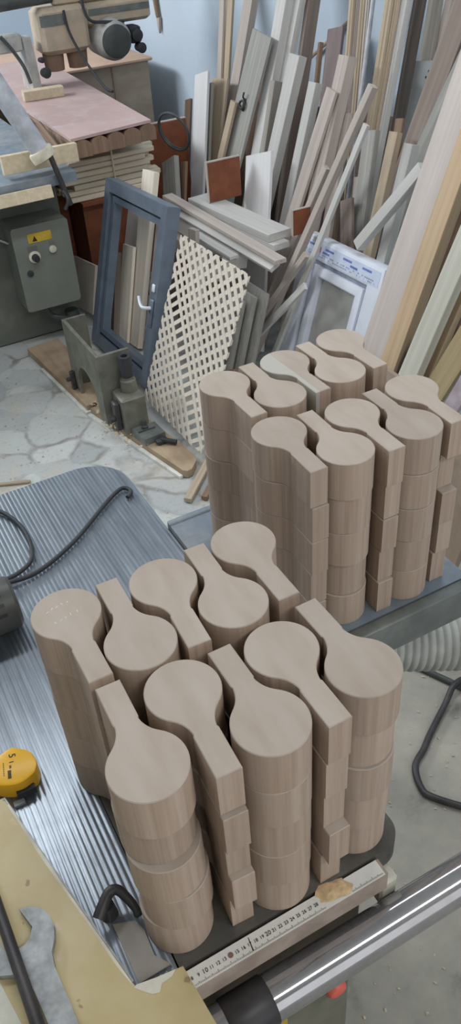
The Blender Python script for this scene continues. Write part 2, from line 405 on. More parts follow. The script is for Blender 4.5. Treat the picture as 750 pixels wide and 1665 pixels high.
rb = random.Random(11); first = BL0
for row, (rowtxt, z0, st) in STACKS.items():
    for i, (x, y, ang) in enumerate(st):
        for k in range(5):
            dx, dy = JIT.get((row, i), [None]*5)[k] or (0, 0)
            if (row, i) not in JIT and k < 4:
                dx = rb.uniform(-.0007, .0007); dy = rb.uniform(0, .006)*(1 if row in 'AC' else -.4)
            elif k < 4: dx += rb.uniform(-.0004, .0004)
            if first is not None: o = first; first = None
            else:
                o = BL0.copy(); COL.objects.link(o)
            if (row, i, k) == ('C', 2, 4): o.data = bme2
            o.location = (x+dx, y+dy, z0+k*.0589)
            a = ang+90+(rb.uniform(-.9, .9) if k < 4 else 0)
            o.rotation_euler = (0, 0, math.radians(a))
            lab = f'{LAY[k]} paddle shaped blank, {ORD[i]}, {rowtxt}'
            if (row, i, k) == ('C', 2, 4): lab = 'two-tone topmost paddle shaped blank, middle stack, back row of the farther cluster'
            tag(o, lab, 'wood blank', 'stacked paddle shaped wood blanks')

            if (row, i, k) == ('A', 0, 4):
                mb = MB(); rc = random.Random(2)
                for px_, py_, n_ in ((-.018, .012, 7), (-.014, -.008, 5)):
                    for j in range(n_):
                        if rc.random() < .2: continue
                        x_ = px_+j*.0062+rc.uniform(-.001, .001); y_ = py_+j*.0008+rc.uniform(-.0015, .0015); mb.T = Matrix.Translation((x_, y_, BH)) @ Matrix.Rotation(rc.uniform(.3, 1.9), 4, 'Z')
                        mb.box((-.0018, -.0005, .00002), (.0018, .0005, .00018))
                ck = mb.build('chalk_marks', M['cream']); ck.parent = o; ck['label'] = 'faint white chalk marks'
# ================================================================== ribbed sliding table
def ribbed_plate():
    mb = MB(); x0, x1, pitch = -.62, .374, .0075; n = 6; cols = []
    N = int((x1-x0)/pitch*n); zt, zb = .8498, .818
    for i in range(N+1):
        x = x0+(x1-x0)*i/N; ph = (i % n)/n
        z = zt-(.0006 if i % n == 0 else (.0003 if i % n in (1, 5) else 0))
        y0 = .345 if x < .077 else .615
        r = .085; y1 = 1.31
        if x > x1-r: y1 = 1.31-r+math.sqrt(max(0, r*r-(x-(x1-r))**2))
        if x < x0+r: y1 = 1.31-r+math.sqrt(max(0, r*r-(x-(x0+r))**2))
        cols.append((x, y0, y1, z))
    V = [[mb.v((x,y0,z)), mb.v((x,y1-.004,z)), mb.v((x,y1,z-.006)), mb.v((x,y1,zb)), mb.v((x,y0,zb))] for x,y0,y1,z in cols]
    for a, b in zip(V, V[1:]):
        for j in range(5): mb.f((a[j], b[j], b[(j+1)%5], a[(j+1)%5]))
    mb.f(V[0]); mb.f(V[-1][::-1])
    return mb
t = empty('sliding_table', (0, .8, 0), 'ribbed grey aluminium sliding table with rounded far corner, left of the stacks', 'table')
ribbed_plate().build('ribbed_plate', M['rib'], t)
for y, x1 in ((.40, .07), (1.12, .33)): MB().box((-.58, y, .77), (x1, y+.07, .8175)).build('cross_beam', M['steelgrey'], t)
for x, y in ((-.55, .40), (-.55, 1.13)): MB().box((x, y, 0), (x+.06, y+.06, .7695), .004).build('leg', M['steelgrey'], t)

# ================================================================== panel saw body with dark table and scale
t = empty('panel_saw', (.0, .8, 0), 'grey green saw cabinet with dark dusty table carrying the nearer stacks', 'saw')
MB().box((-.45, .36, .0), (.30, 1.10, .66), .012).build('cabinet_body', M['sawbody'], t)
mb = MB(); mb.box((.09, .386, .66), (.327, .60, .813), .008); mb.build('trunnion_housing', M['brownoil'], t)
MB().box((-.3, .5, .66), (.085, 1.0, .769), .004).build('slide_support', M['sawbody'], t)
poly = [(.0785,.3755),(.345,.3755)]+[(.345+.028*math.sin(a), .4035-.028*math.cos(a)) for a in [i*math.pi/16 for i in range(1,9)]]+[(.373,.612),(.0785,.612)]
MB().prism(poly, .814, .8499).build('cast_table', M['cast_dark'], t)
MB().prism([(.352,.813),(.374,.813),(.374,.845),(.372,.8475),(.352,.8475)], .0786, .331, ax='x').build('edge_rail', M['rail'], t)
rl = MB().box((.0786, .3525, .8476), (.327, .3715, .8496)).build('scale_strip', M['ruler'], t)
for lo, hi in ((.083, .248), (.283, .325)):
    tk = MB()
    for i in range(160):
        x = .083+i*.00152
        if lo <= x < hi:
            ln = .0065 if i % 10 == 0 else (.005 if i % 5 == 0 else .003)
            tk.box((x-.00022, .3535, .8496), (x+.00022, .3535+ln*.55, .84985))
    tk.build('graduation_marks', M['ink'], rl)
items = []
for n_ in range(8, 29):
    x = .101+(n_-10)*.0077
    if .248 < x < .285 or x > .322 or n_ == 14: continue
    items.append((str(n_), .0068 if n_ % 10 == 0 else .0052, Matrix.Translation((x, .3620, .8497))))
text_part(items, M['ink'], rl, 'graduation_numbers')
MB().cyl((.1318,.3625,.8496),(.1318,.3625,.8503),.0030,n=14).build('screw_hole', M['brown'], rl)
MB().prism([(.1545,.3545),(.1558,.3545),(.1572,.3690),(.1564,.3690)], .8496,.8499).build('cut_mark', M['ink'], rl)
MB().box((.3275,.3565,.765),(.352,.380,.812),.003).build('stop_bracket', M['cream'], t)
MB().lathe((.268,.36,.600),(0,-1,0),[(0,.0145),(.006,.0145),(.010,.012),(.012,.006)]).build('push_button', M['red'], t)['label'] = 'pink red push button'
MB().box((.145,.3585,.575),(.195,.3600,.635)).build('warning_sticker', M['yellowl'], t)['label'] = 'yellow sticker'
def mound(cx, cy, z0, rx, ry, h, seed, n=18, rings=6):
    mb = MB(); r = random.Random(seed); prev = None; c = mb.v((cx, cy, z0+h))
    offs = [r.uniform(.75, 1.2) for _ in range(n)]
    for j in range(1, rings+1):
        q = j/rings; ring = []
        for i in range(n):
            t_ = 2*math.pi*i/n; rr = q*(1+(offs[i]-1)*q)
            ring.append(mb.v((cx+rx*rr*math.cos(t_), cy+ry*rr*math.sin(t_), z0+h*(1-q)**.8*(r.uniform(.8,1.15)) if j < rings else z0)))
        for i in range(n):
            if prev is None: mb.f((c, ring[i], ring[(i+1)%n]), True)
            else: mb.f((prev[i], ring[i], ring[(i+1)%n], prev[(i+1)%n]), True)
        prev = ring
    return mb
o = mound(.266, .366, .8498, .022, .013, .004, 4).build('sawdust_heap', M['sawdust'])
tag(o, 'small tan heap of sawdust lying across the white scale', 'sawdust', kind='stuff')
# chrome guide bar
t = empty('guide_bar', (.4,.305,.8), 'long polished chrome guide bar with dark end sleeve in the foreground', 'bar')
MB().cyl((.085,.3295,.778),(1.05,.3295,.778),.0255,n=48).build('rod', M['chrome'], t)
MB().lathe((.104,.3295,.778),(1,0,0),[(0,.0258),(.002,.0272),(.052,.0272),(.054,.0258)],40).build('end_sleeve', M['blackm'], t)
MB().box((.108,.351,.63),(.125,.3596,.745)).box((.108,.320,.738),(.125,.351,.7500)).build('mounting_bracket', M['sawbody'], t)
MB().box((.98,.305,0),(1.02,.355,.754),.004).build('support_leg', M['steelgrey'], t)

# ================================================================== outfeed table under the farther stacks
t = empty('outfeed_table', (.55,.85,0), 'low grey steel table with dusty blue top carrying the farther stacks', 'table')
MB().box((.376,.672,.835),(.722,1.035,.8608)).build('table_top', M['bluedust'], t)
mb = MB(); mb.box((.40,.648,.800),(.735,.668,.8645),.002); mb.build('front_flange', M['steelgrey'], t)
MB().box((.376,1.0355,.80),(.722,1.050,.863),.002).build('rear_flange', M['bluedust'], t)
MB().box((.4,.668,.825),(.72,1.035,.8348)).build('stiffener', M['steelgrey'], t)
for x, y in ((.385,.98),(.675,.98)): MB().box((x,y,0),(x+.04,y+.04,.8245),.003).build('leg', M['steelgrey'], t)
# corrugated hose
mb = MB(); ax = Vector((.9,-.42,-.10)).normalized(); prof = []; L = .95; nn = 70
for i in range(nn*4+1):
    ph = (i % 4)/4; prof.append((L*i/(nn*4), .0485 if ph in (0,) else (.0525 if ph == .5 else .0518)))
mb.lathe((.46,.835,.700), ax, prof, 32)
tag(origin_to(mb.build('corrugated_hose', M['hose']), (.9,.63,.65)), 'fat grey ribbed suction hose emerging from beneath the outfeed table', 'hose')
def cable(name, pts, r, m, label):
    o = MB().tube(pts, r, 10, 8).build(name, m); tag(o, label, 'cable'); return o
z = .009
cable('floor_cable', [(1.30,.36,z),(1.02,.55,z),(.90,.69,z),(.838,.765,z),(.826,.80,z),(.851,.856,z),(.90,.885,z),(.945,.914,z),(1.03,.962,z+.004),(1.085,.990,z+.021),(1.14,.985,z+.018),(1.20,.95,z)], .0085, M['blackm'], 'dark dusty cable looping across the floor right of the nearer stacks')
cable('floor_cable', [(.86,1.27,z),(1.02,1.14,z),(1.085,1.03,z),(1.13,.93,z),(1.22,.80,z),(1.45,.66,z)], .0085, M['darkgrey'], 'dark straight cable running out from below the ribbed hose')

# ================================================================== things on the ribbed table
# tape measure
out = [(-.004,.7195),(.012,.7115),(.0215,.701),(.0245,.683),(.0205,.672),(.014,.6655),(-.004,.661),(-.023,.668),(-.040,.684),(-.046,.700)]
t = empty('tape_measure', (-.005,.69,.8498), 'yellow tape measure numbered 5 lying on the ribbed table', 'tape measure')
def inset(poly, d):
    cx = sum(p[0] for p in poly)/len(poly); cy = sum(p[1] for p in poly)/len(poly); r = []
    for x, y in poly:
        v = Vector((x-cx, y-cy)); v *= (v.length-d)/v.length; r.append((cx+v.x, cy+v.y))
    return r
def smooth_poly(poly, k=4, sharp=()):
    n = len(poly); r = []
    for i in range(n):
        a, b, c, d = [Vector(poly[(i+j) % n]) for j in (-1,0,1,2)]
        for s in range(k):
            q = s/k; p = .5*((2*b)+(c-a)*q+(2*a-5*b+4*c-d)*q*q+(3*b-a-3*c+d)*q**3); r.append((p.x, p.y))
    return r
def slab(poly, z0, z1, b):
    mb = MB(); rings = []
    if sum(a[0]*c[1]-c[0]*a[1] for a, c in zip(poly, poly[1:]+poly[:1])) < 0: poly = poly[::-1]
    for zz, q in ((z0, inset(poly,b)),(z0+b,poly),(z1-b,poly),(z1-b*.3,inset(poly,b*.3)),(z1,inset(poly,b))):
        rings.append([mb.v((*p, zz)) for p in q])
    mb.f(rings[0][::-1]); mb.f(rings[-1]); n = len(poly)
    for r, s in zip(rings, rings[1:]):
        for i in range(n): mb.f((r[i], r[(i+1)%n], s[(i+1)%n], s[i]), True)
    return mb
tp = smooth_poly(out)
slab(tp, .8500, .8800, .004).build('case', M['yellowp'], t)
MB().box((-.012,.6565,.8525),(.012,.664,.866),.001).build('rubber_grip', M['black'], t)
MB().box((-.020,.650,.8505),(-.006,.6575,.855)).build('blade_hook', M['wrench'], t)
rot = Matrix.Rotation(math.radians(-103), 4, 'Z')
text_part([('5', .0125, Matrix.Translation((-.0015,.7055,.8801)) @ rot), ('I', .008, Matrix.Translation((-.005,.6965,.8801)) @ rot),
           ('m', .006, Matrix.Translation((-.0075,.690,.8801)) @ rot)], M['ink'], t, 'printed_lettering')
mb = MB()
for i in range(9): 
    mb.T = Matrix.Translation((-.0105,.6855,.8800)) @ rot; mb.box((i*.0014, -.0022, 0), (i*.0014+.0009, .0022, .0003))
for i in range(7):
    mb.T = Matrix.Translation((-.0135,.700,.8800)) @ rot; mb.box((i*.003, -.0012, 0), (i*.003+.0018, -.0002, .0003))
mb.build('printed_lines', M['ink'], t)
# black power tool with cord
t = empty('power_tool', (0,.965,.8498), 'dusty dark power tool body with vent slots at the left edge', 'power tool')
ca = (-.30,.965,.8945)
MB().lathe(ca, (1,0,0), [(0,.030),(.02,.036),(.16,.036),(.20,.0425),(.365,.0425),(.380,.041),(.385,.036)], 36).build('motor_housing', M['toolgrey'], t)
mb = MB()
for i in range(6):
    a = math.radians(20+i*21); d = Vector((0, -math.cos(a), math.sin(a)))
    mb.T = Matrix.Translation(Vector((0,.965,.8945))+d*.0425) @ Matrix((Vector((1,0,0)), d.cross(Vector((1,0,0))), d)).transposed().to_4x4()
    mb.box((.028,-.0028,-.002),(.064,.0028,.0006))
mb.build('vent_slots', M['black'], t)
MB().box((-.34,.935,.8500),(-.24,.995,.93),.01).build('gear_head', M['blackm'], t)
zc = .8565
MB().tube([(-.16,1.0,.90),(-.08,1.03,.876),(.0,1.043,zc+.002),(.075,1.047,zc+.006),(.138,1.052,zc),(.218,1.093,zc),(.302,1.161,zc),(.340,1.187,zc),(.354,1.186,zc),(.358,1.170,zc),(.346,1.158,zc)], .0040, 10, 8).build('cord', M['black'], t)
cable('coiled_cord', [(-.16,1.30,zc),(.0,1.305,zc),(.09,1.285,zc),(.132,1.245,zc),(.152,1.176,zc),(.146,1.102,zc),(.118,1.070,zc),(.06,1.062,zc),(-.10,1.068,zc),(-.25,1.12,zc)], .0040, M['black'], 'black cord bent in an arc on the ribbed table above the power tool')
# yellow board, wrench, rod
yb = [(-.45,.652),(-.0286,.652),(.028,.378),(.030,.372),(.080,.366),(.0855,.30),(.09,.16),(-.45,.16)]
yb = [(x,y) for x,y in yb]
t = empty('yellow_board', (-.1,.4,.8498), 'worn yellow painted board with pale chips in the lower left corner', 'board')
MB().prism(yb, .8530, .8790).build('panel', M['yellow_board'], t)
MB().prism([(.0275,.372),(.031,.3735),(.052,.3695),(.072,.3670),(.066,.3625),(.054,.3615),(.049,.355),(.042,.357),(.036,.3625)], .8790,.8794).build('white_paint_chip', M['cream'], t)
MB().prism([(-.0245,.640),(-.027,.640),(-.012,.555),(.004,.480),(.020,.400),(.0268,.376),(.0275,.378),(.0045,.490)], .8790,.8793).build('white_worn_edge', M['cream'], t)
e1, e2 = Vector((-.0286,.652)), Vector((.028,.378)); d = (e2-e1).normalized(); n_ = Vector((-d.y, d.x)); n_ = n_ if n_.x > 0 else -n_
MB().prism([tuple(e1+n_*.0003), tuple(e2+n_*.0003), tuple(e2+n_*.0022), tuple(e1+n_*.0022)], .8515, .8785).build('metal_edging', M['wrench'], t)
wr = [(-.051,.504),(-.039,.500),(-.029,.492),(-.024,.481),(-.023,.468),(-.027,.455),(-.034,.443),(-.036,.428),(-.033,.382),(-.030,.300),(-.056,.300),(-.058,.370),(-.061,.407),(-.064,.440),(-.076,.441),(-.089,.447),(-.095,.461),(-.088,.475),(-.080,.478),(-.076,.467),(-.066,.463),(-.056,.464),(-.049,.469),(-.044,.478)]
o = MB().prism(wr, .8793, .8885).build('open_end_wrench', M['wrench']); tag(origin_to(o, (-.05,.43,.8793)), 'worn grey open end wrench lying on the yellow board', 'wrench')
o = MB().lathe((-.071,.56,.8955),(.005,-.26,.0),[(0,.0045),(.004,.0062),(.15,.0066),(.26,.0078)],20).build('steel_rod', M['blackm']); tag(o, 'dark steel rod laid across the wrench on the yellow board', 'rod')
o = MB().prism([(-.092,.452),(-.081,.388),(-.075,.30),(-.14,.30),(-.14,.46)], .8793,.8805).build('pale_strip', M['whiteg']); tag(o, 'thin pale wooden strip beside the wrench at bottom left', 'strip')
# lever and dusty plate
t = empty('clamp_lever', (.04,.46,.8498), 'bent dark metal clamp lever between yellow board and front left stack', 'lever')
MB().tube([(.0215,.4585,.872),(.030,.466,.877),(.042,.475,.881),(.051,.473,.881),(.057,.462,.877),(.0605,.452,.872),(.0615,.446,.869)], .0072, 12, 6, .62).build('handle', M['blackm'], t)
MB().lathe((.0345,.4685,.8503),(0,0,1),[(0,.010),(.012,.009),(.022,.008)],20).build('hub', M['blackm'], t)
MB().lathe((.0615,.4455,.8685),(.1,-1,-.4),[(-.004,.002),(-.001,.0050),(.003,.0050),(.005,.003)],16).build('knob', M['black'], t)
o = MB().prism([(.033,.455),(.055,.447),(.0615,.432),(.0605,.402),(.072,.385),(.035,.384)], .8502,.8530).build('dusty_plate', M['plate']); tag(o, 'dusty metal plate on the table below the bent lever', 'plate')
# ================================================================== lattice trellis
def lean_frame(xb, y, z=0.0, roll=0, k=.3):
    """origin on the leaning plane; local x across to the right (-Y), local y up the slope, local z out towards the room"""
    th = math.atan(k); up = Vector((math.sin(th), 0, math.cos(th))); rt = Vector((0,-1,0)); n = rt.cross(up)
    m = Matrix((rt, up, n)).transposed().to_4x4(); m.translation = (xb+k*z, y, z)
    return m @ Matrix.Rotation(roll, 4, 'Z')
def clip_strip(W, H, c, d, hw):
    """one strip of half width hw through c along d, clipped to the W x H rectangle -> polygon (Sutherland-Hodgman)"""
    n = Vector((-d.y, d.x)); P = [c+d*3+n*hw, c-d*3+n*hw, c-d*3-n*hw, c+d*3-n*hw]
    for ax, lim, sgn in ((0,0,1),(0,W,-1),(1,0,1),(1,H,-1)):
        Q = []
        for a, b in zip(P, P[1:]+P[:1]):
            fa, fb = (a[ax]-lim)*sgn, (b[ax]-lim)*sgn
            if fa >= 0: Q.append(a)
            if (fa >= 0) != (fb >= 0): Q.append(a+(b-a)*(fa/(fa-fb)))
        P = Q
        if len(P) < 3: return None
    return [(p.x, p.y) for p in P]
t = empty('lattice_panel', (.985,2.55,.04), 'pale wooden lattice trellis leaning in front of the timber pile', 'trellis')
fr = lean_frame(.965, 2.790, .0375, math.radians(1.5), .40)
Wl, Hl = .515, .668; rl_ = random.Random(3)
for nm, ang, zz in (('front_slats', 134, .002), ('rear_slats', 36, -.002)):
    mb = MB(); mb.T = fr; d = Vector((math.cos(math.radians(ang)), math.sin(math.radians(ang)))); n = Vector((-d.y, d.x))
    for k in range(-28, 29):
        c = Vector((Wl/2, Hl/2))+n*(k*.0362+rl_.uniform(-.0006,.0006))
        if nm == 'front_slats' and k == 2: continue
        p = clip_strip(Wl, Hl, c, d, .0079)
        if p and max((Vector(a)-Vector(b)).length for a in p for b in p) > .03: mb.prism(p, zz-.0019, zz+.0019)
    mb.build(nm, M['lattice'], t)
# ================================================================== grey metal window frame
t = empty('metal_window_frame', (.96,3.0,.03), 'empty blue grey metal window frame leaning upright, pale planks seen through it', 'window frame')
fr = lean_frame(.985, 3.446, .018, math.radians(3.5))
Wf, Hf = .622, .724
def bars(W, H, a, z0, z1, T, inset_=0):
    mb = MB(); mb.T = T; i = inset_
    mb.box((i,i,z0),(i+a,H-i,z1)).box((W-i-a,i,z0),(W-i,H-i,z1)).box((i+a,H-i-a,z0),(W-i-a,H-i,z1)).box((i+a,i,z0),(W-i-a,i+a,z1)); return mb
bars(Wf, Hf, .050, -.055, 0, fr).build('outer_frame', M['frame'], t)
bars(Wf, Hf, .012, -.050, -.020, fr, .050).build('gasket', M['framed'], t)
bars(Wf, Hf, .024, -.052, -.014, fr, .062).build('inner_frame', M['frame'], t)
h = MB(); h.T = fr; h.box((Wf-.045,.255,0),(Wf-.012,.365,.008),.003); h.build('handle_plate', M['frame'], t)
h = MB(); h.T = fr; h.tube([(Wf-.028,.330,.004),(Wf-.030,.330,.034),(Wf-.042,.332,.041),(Wf-.062,.343,.041),(Wf-.080,.362,.040)], .0075, 10, 5, .8); h.build('handle_lever', M['pvc'], t)['label'] = 'white lever handle'
h = MB(); h.T = fr; h.box((Wf-.040,.395,0),(Wf-.018,.425,.007),.002); h.build('catch', M['pvc'], t)
# ================================================================== white plastic window
t = empty('plastic_window', (1.6,2.4,.01), 'white plastic window with printed protective film, leaning behind the farther stacks', 'window frame')
fr = lean_frame(1.525, 2.685, .02, math.radians(1.5))
Wp, Hp = .52, .60
def prof_bars(W, H, a, z0, z1, T, inset_=0, b=.012):
    mb = MB(); i = inset_; R = [(i,i),(W-i,i),(W-i,H-i),(i,H-i)]
    def ring(o, z): return [mb.v(T @ Vector((x+(o if x < W/2 else -o), y+(o if y < H/2 else -o), z))) for x, y in R]
    rs = [ring(0,z0), ring(0,z1-b), ring(b*.3,z1-b*.3), ring(b,z1), ring(a-b,z1), ring(a-b*.3,z1-b*.4), ring(a,z1-b*1.5), ring(a,z0)]
    for r, s in zip(rs, rs[1:]+rs[:1]):
        for k in range(4): mb.f((r[k], r[(k+1)%4], s[(k+1)%4], s[k]))
    return mb
prof_bars(Wp, Hp, .085, -.06, 0, fr, 0, .014).build('outer_frame', M['pvc'], t)
prof_bars(Wp, Hp, .014, -.055, -.020, fr, .0852, .003).build('seal_strip', M['print_grey'], t)
prof_bars(Wp, Hp, .042, -.055, -.008, fr, .0995, .010).build('sash', M['pvc'], t)
m = MB(); m.T = fr; m.box((.1418,.1418,-.045),(Wp-.1418,Hp-.1418,-.035)); m.build('pane', M['pane'], t)
m = MB(); m.T = fr; m.box((.016,Hp-.070,.0002),(Wp-.016,Hp-.016,.0011)); film = m.build('printed_film', M['pvc_tape'], t)
mr, mbq, mg = MB(), MB(), MB()
for q in (mr, mbq, mg): q.T = fr
for k in range(2): mr.box((.115+k*.016, Hp-.050, .0011),(.122+k*.016, Hp-.028, .0015))
for x in (.055,.165,.28,.40): mbq.box((x, Hp-.034, .0011),(x+.055, Hp-.026, .0015)); 
rt_ = random.Random(5)
for row in range(2):
    x = .03
    while x < Wp-.04:
        w = rt_.uniform(.003,.010)
        if rt_.random() < .75: mg.box((x, Hp-.066+row*.009, .0011),(x+w, Hp-.061+row*.009, .0015))
        x += w+.003
for x in (.150,.33): mbq.box((x, Hp-.048, .0011),(x+.045, Hp-.040, .0015))
mr.build('red_mark', M['print_red'], film); mbq.build('blue_mark', M['print_blue'], film); mg.build('printed_lines', M['print_grey'], film)
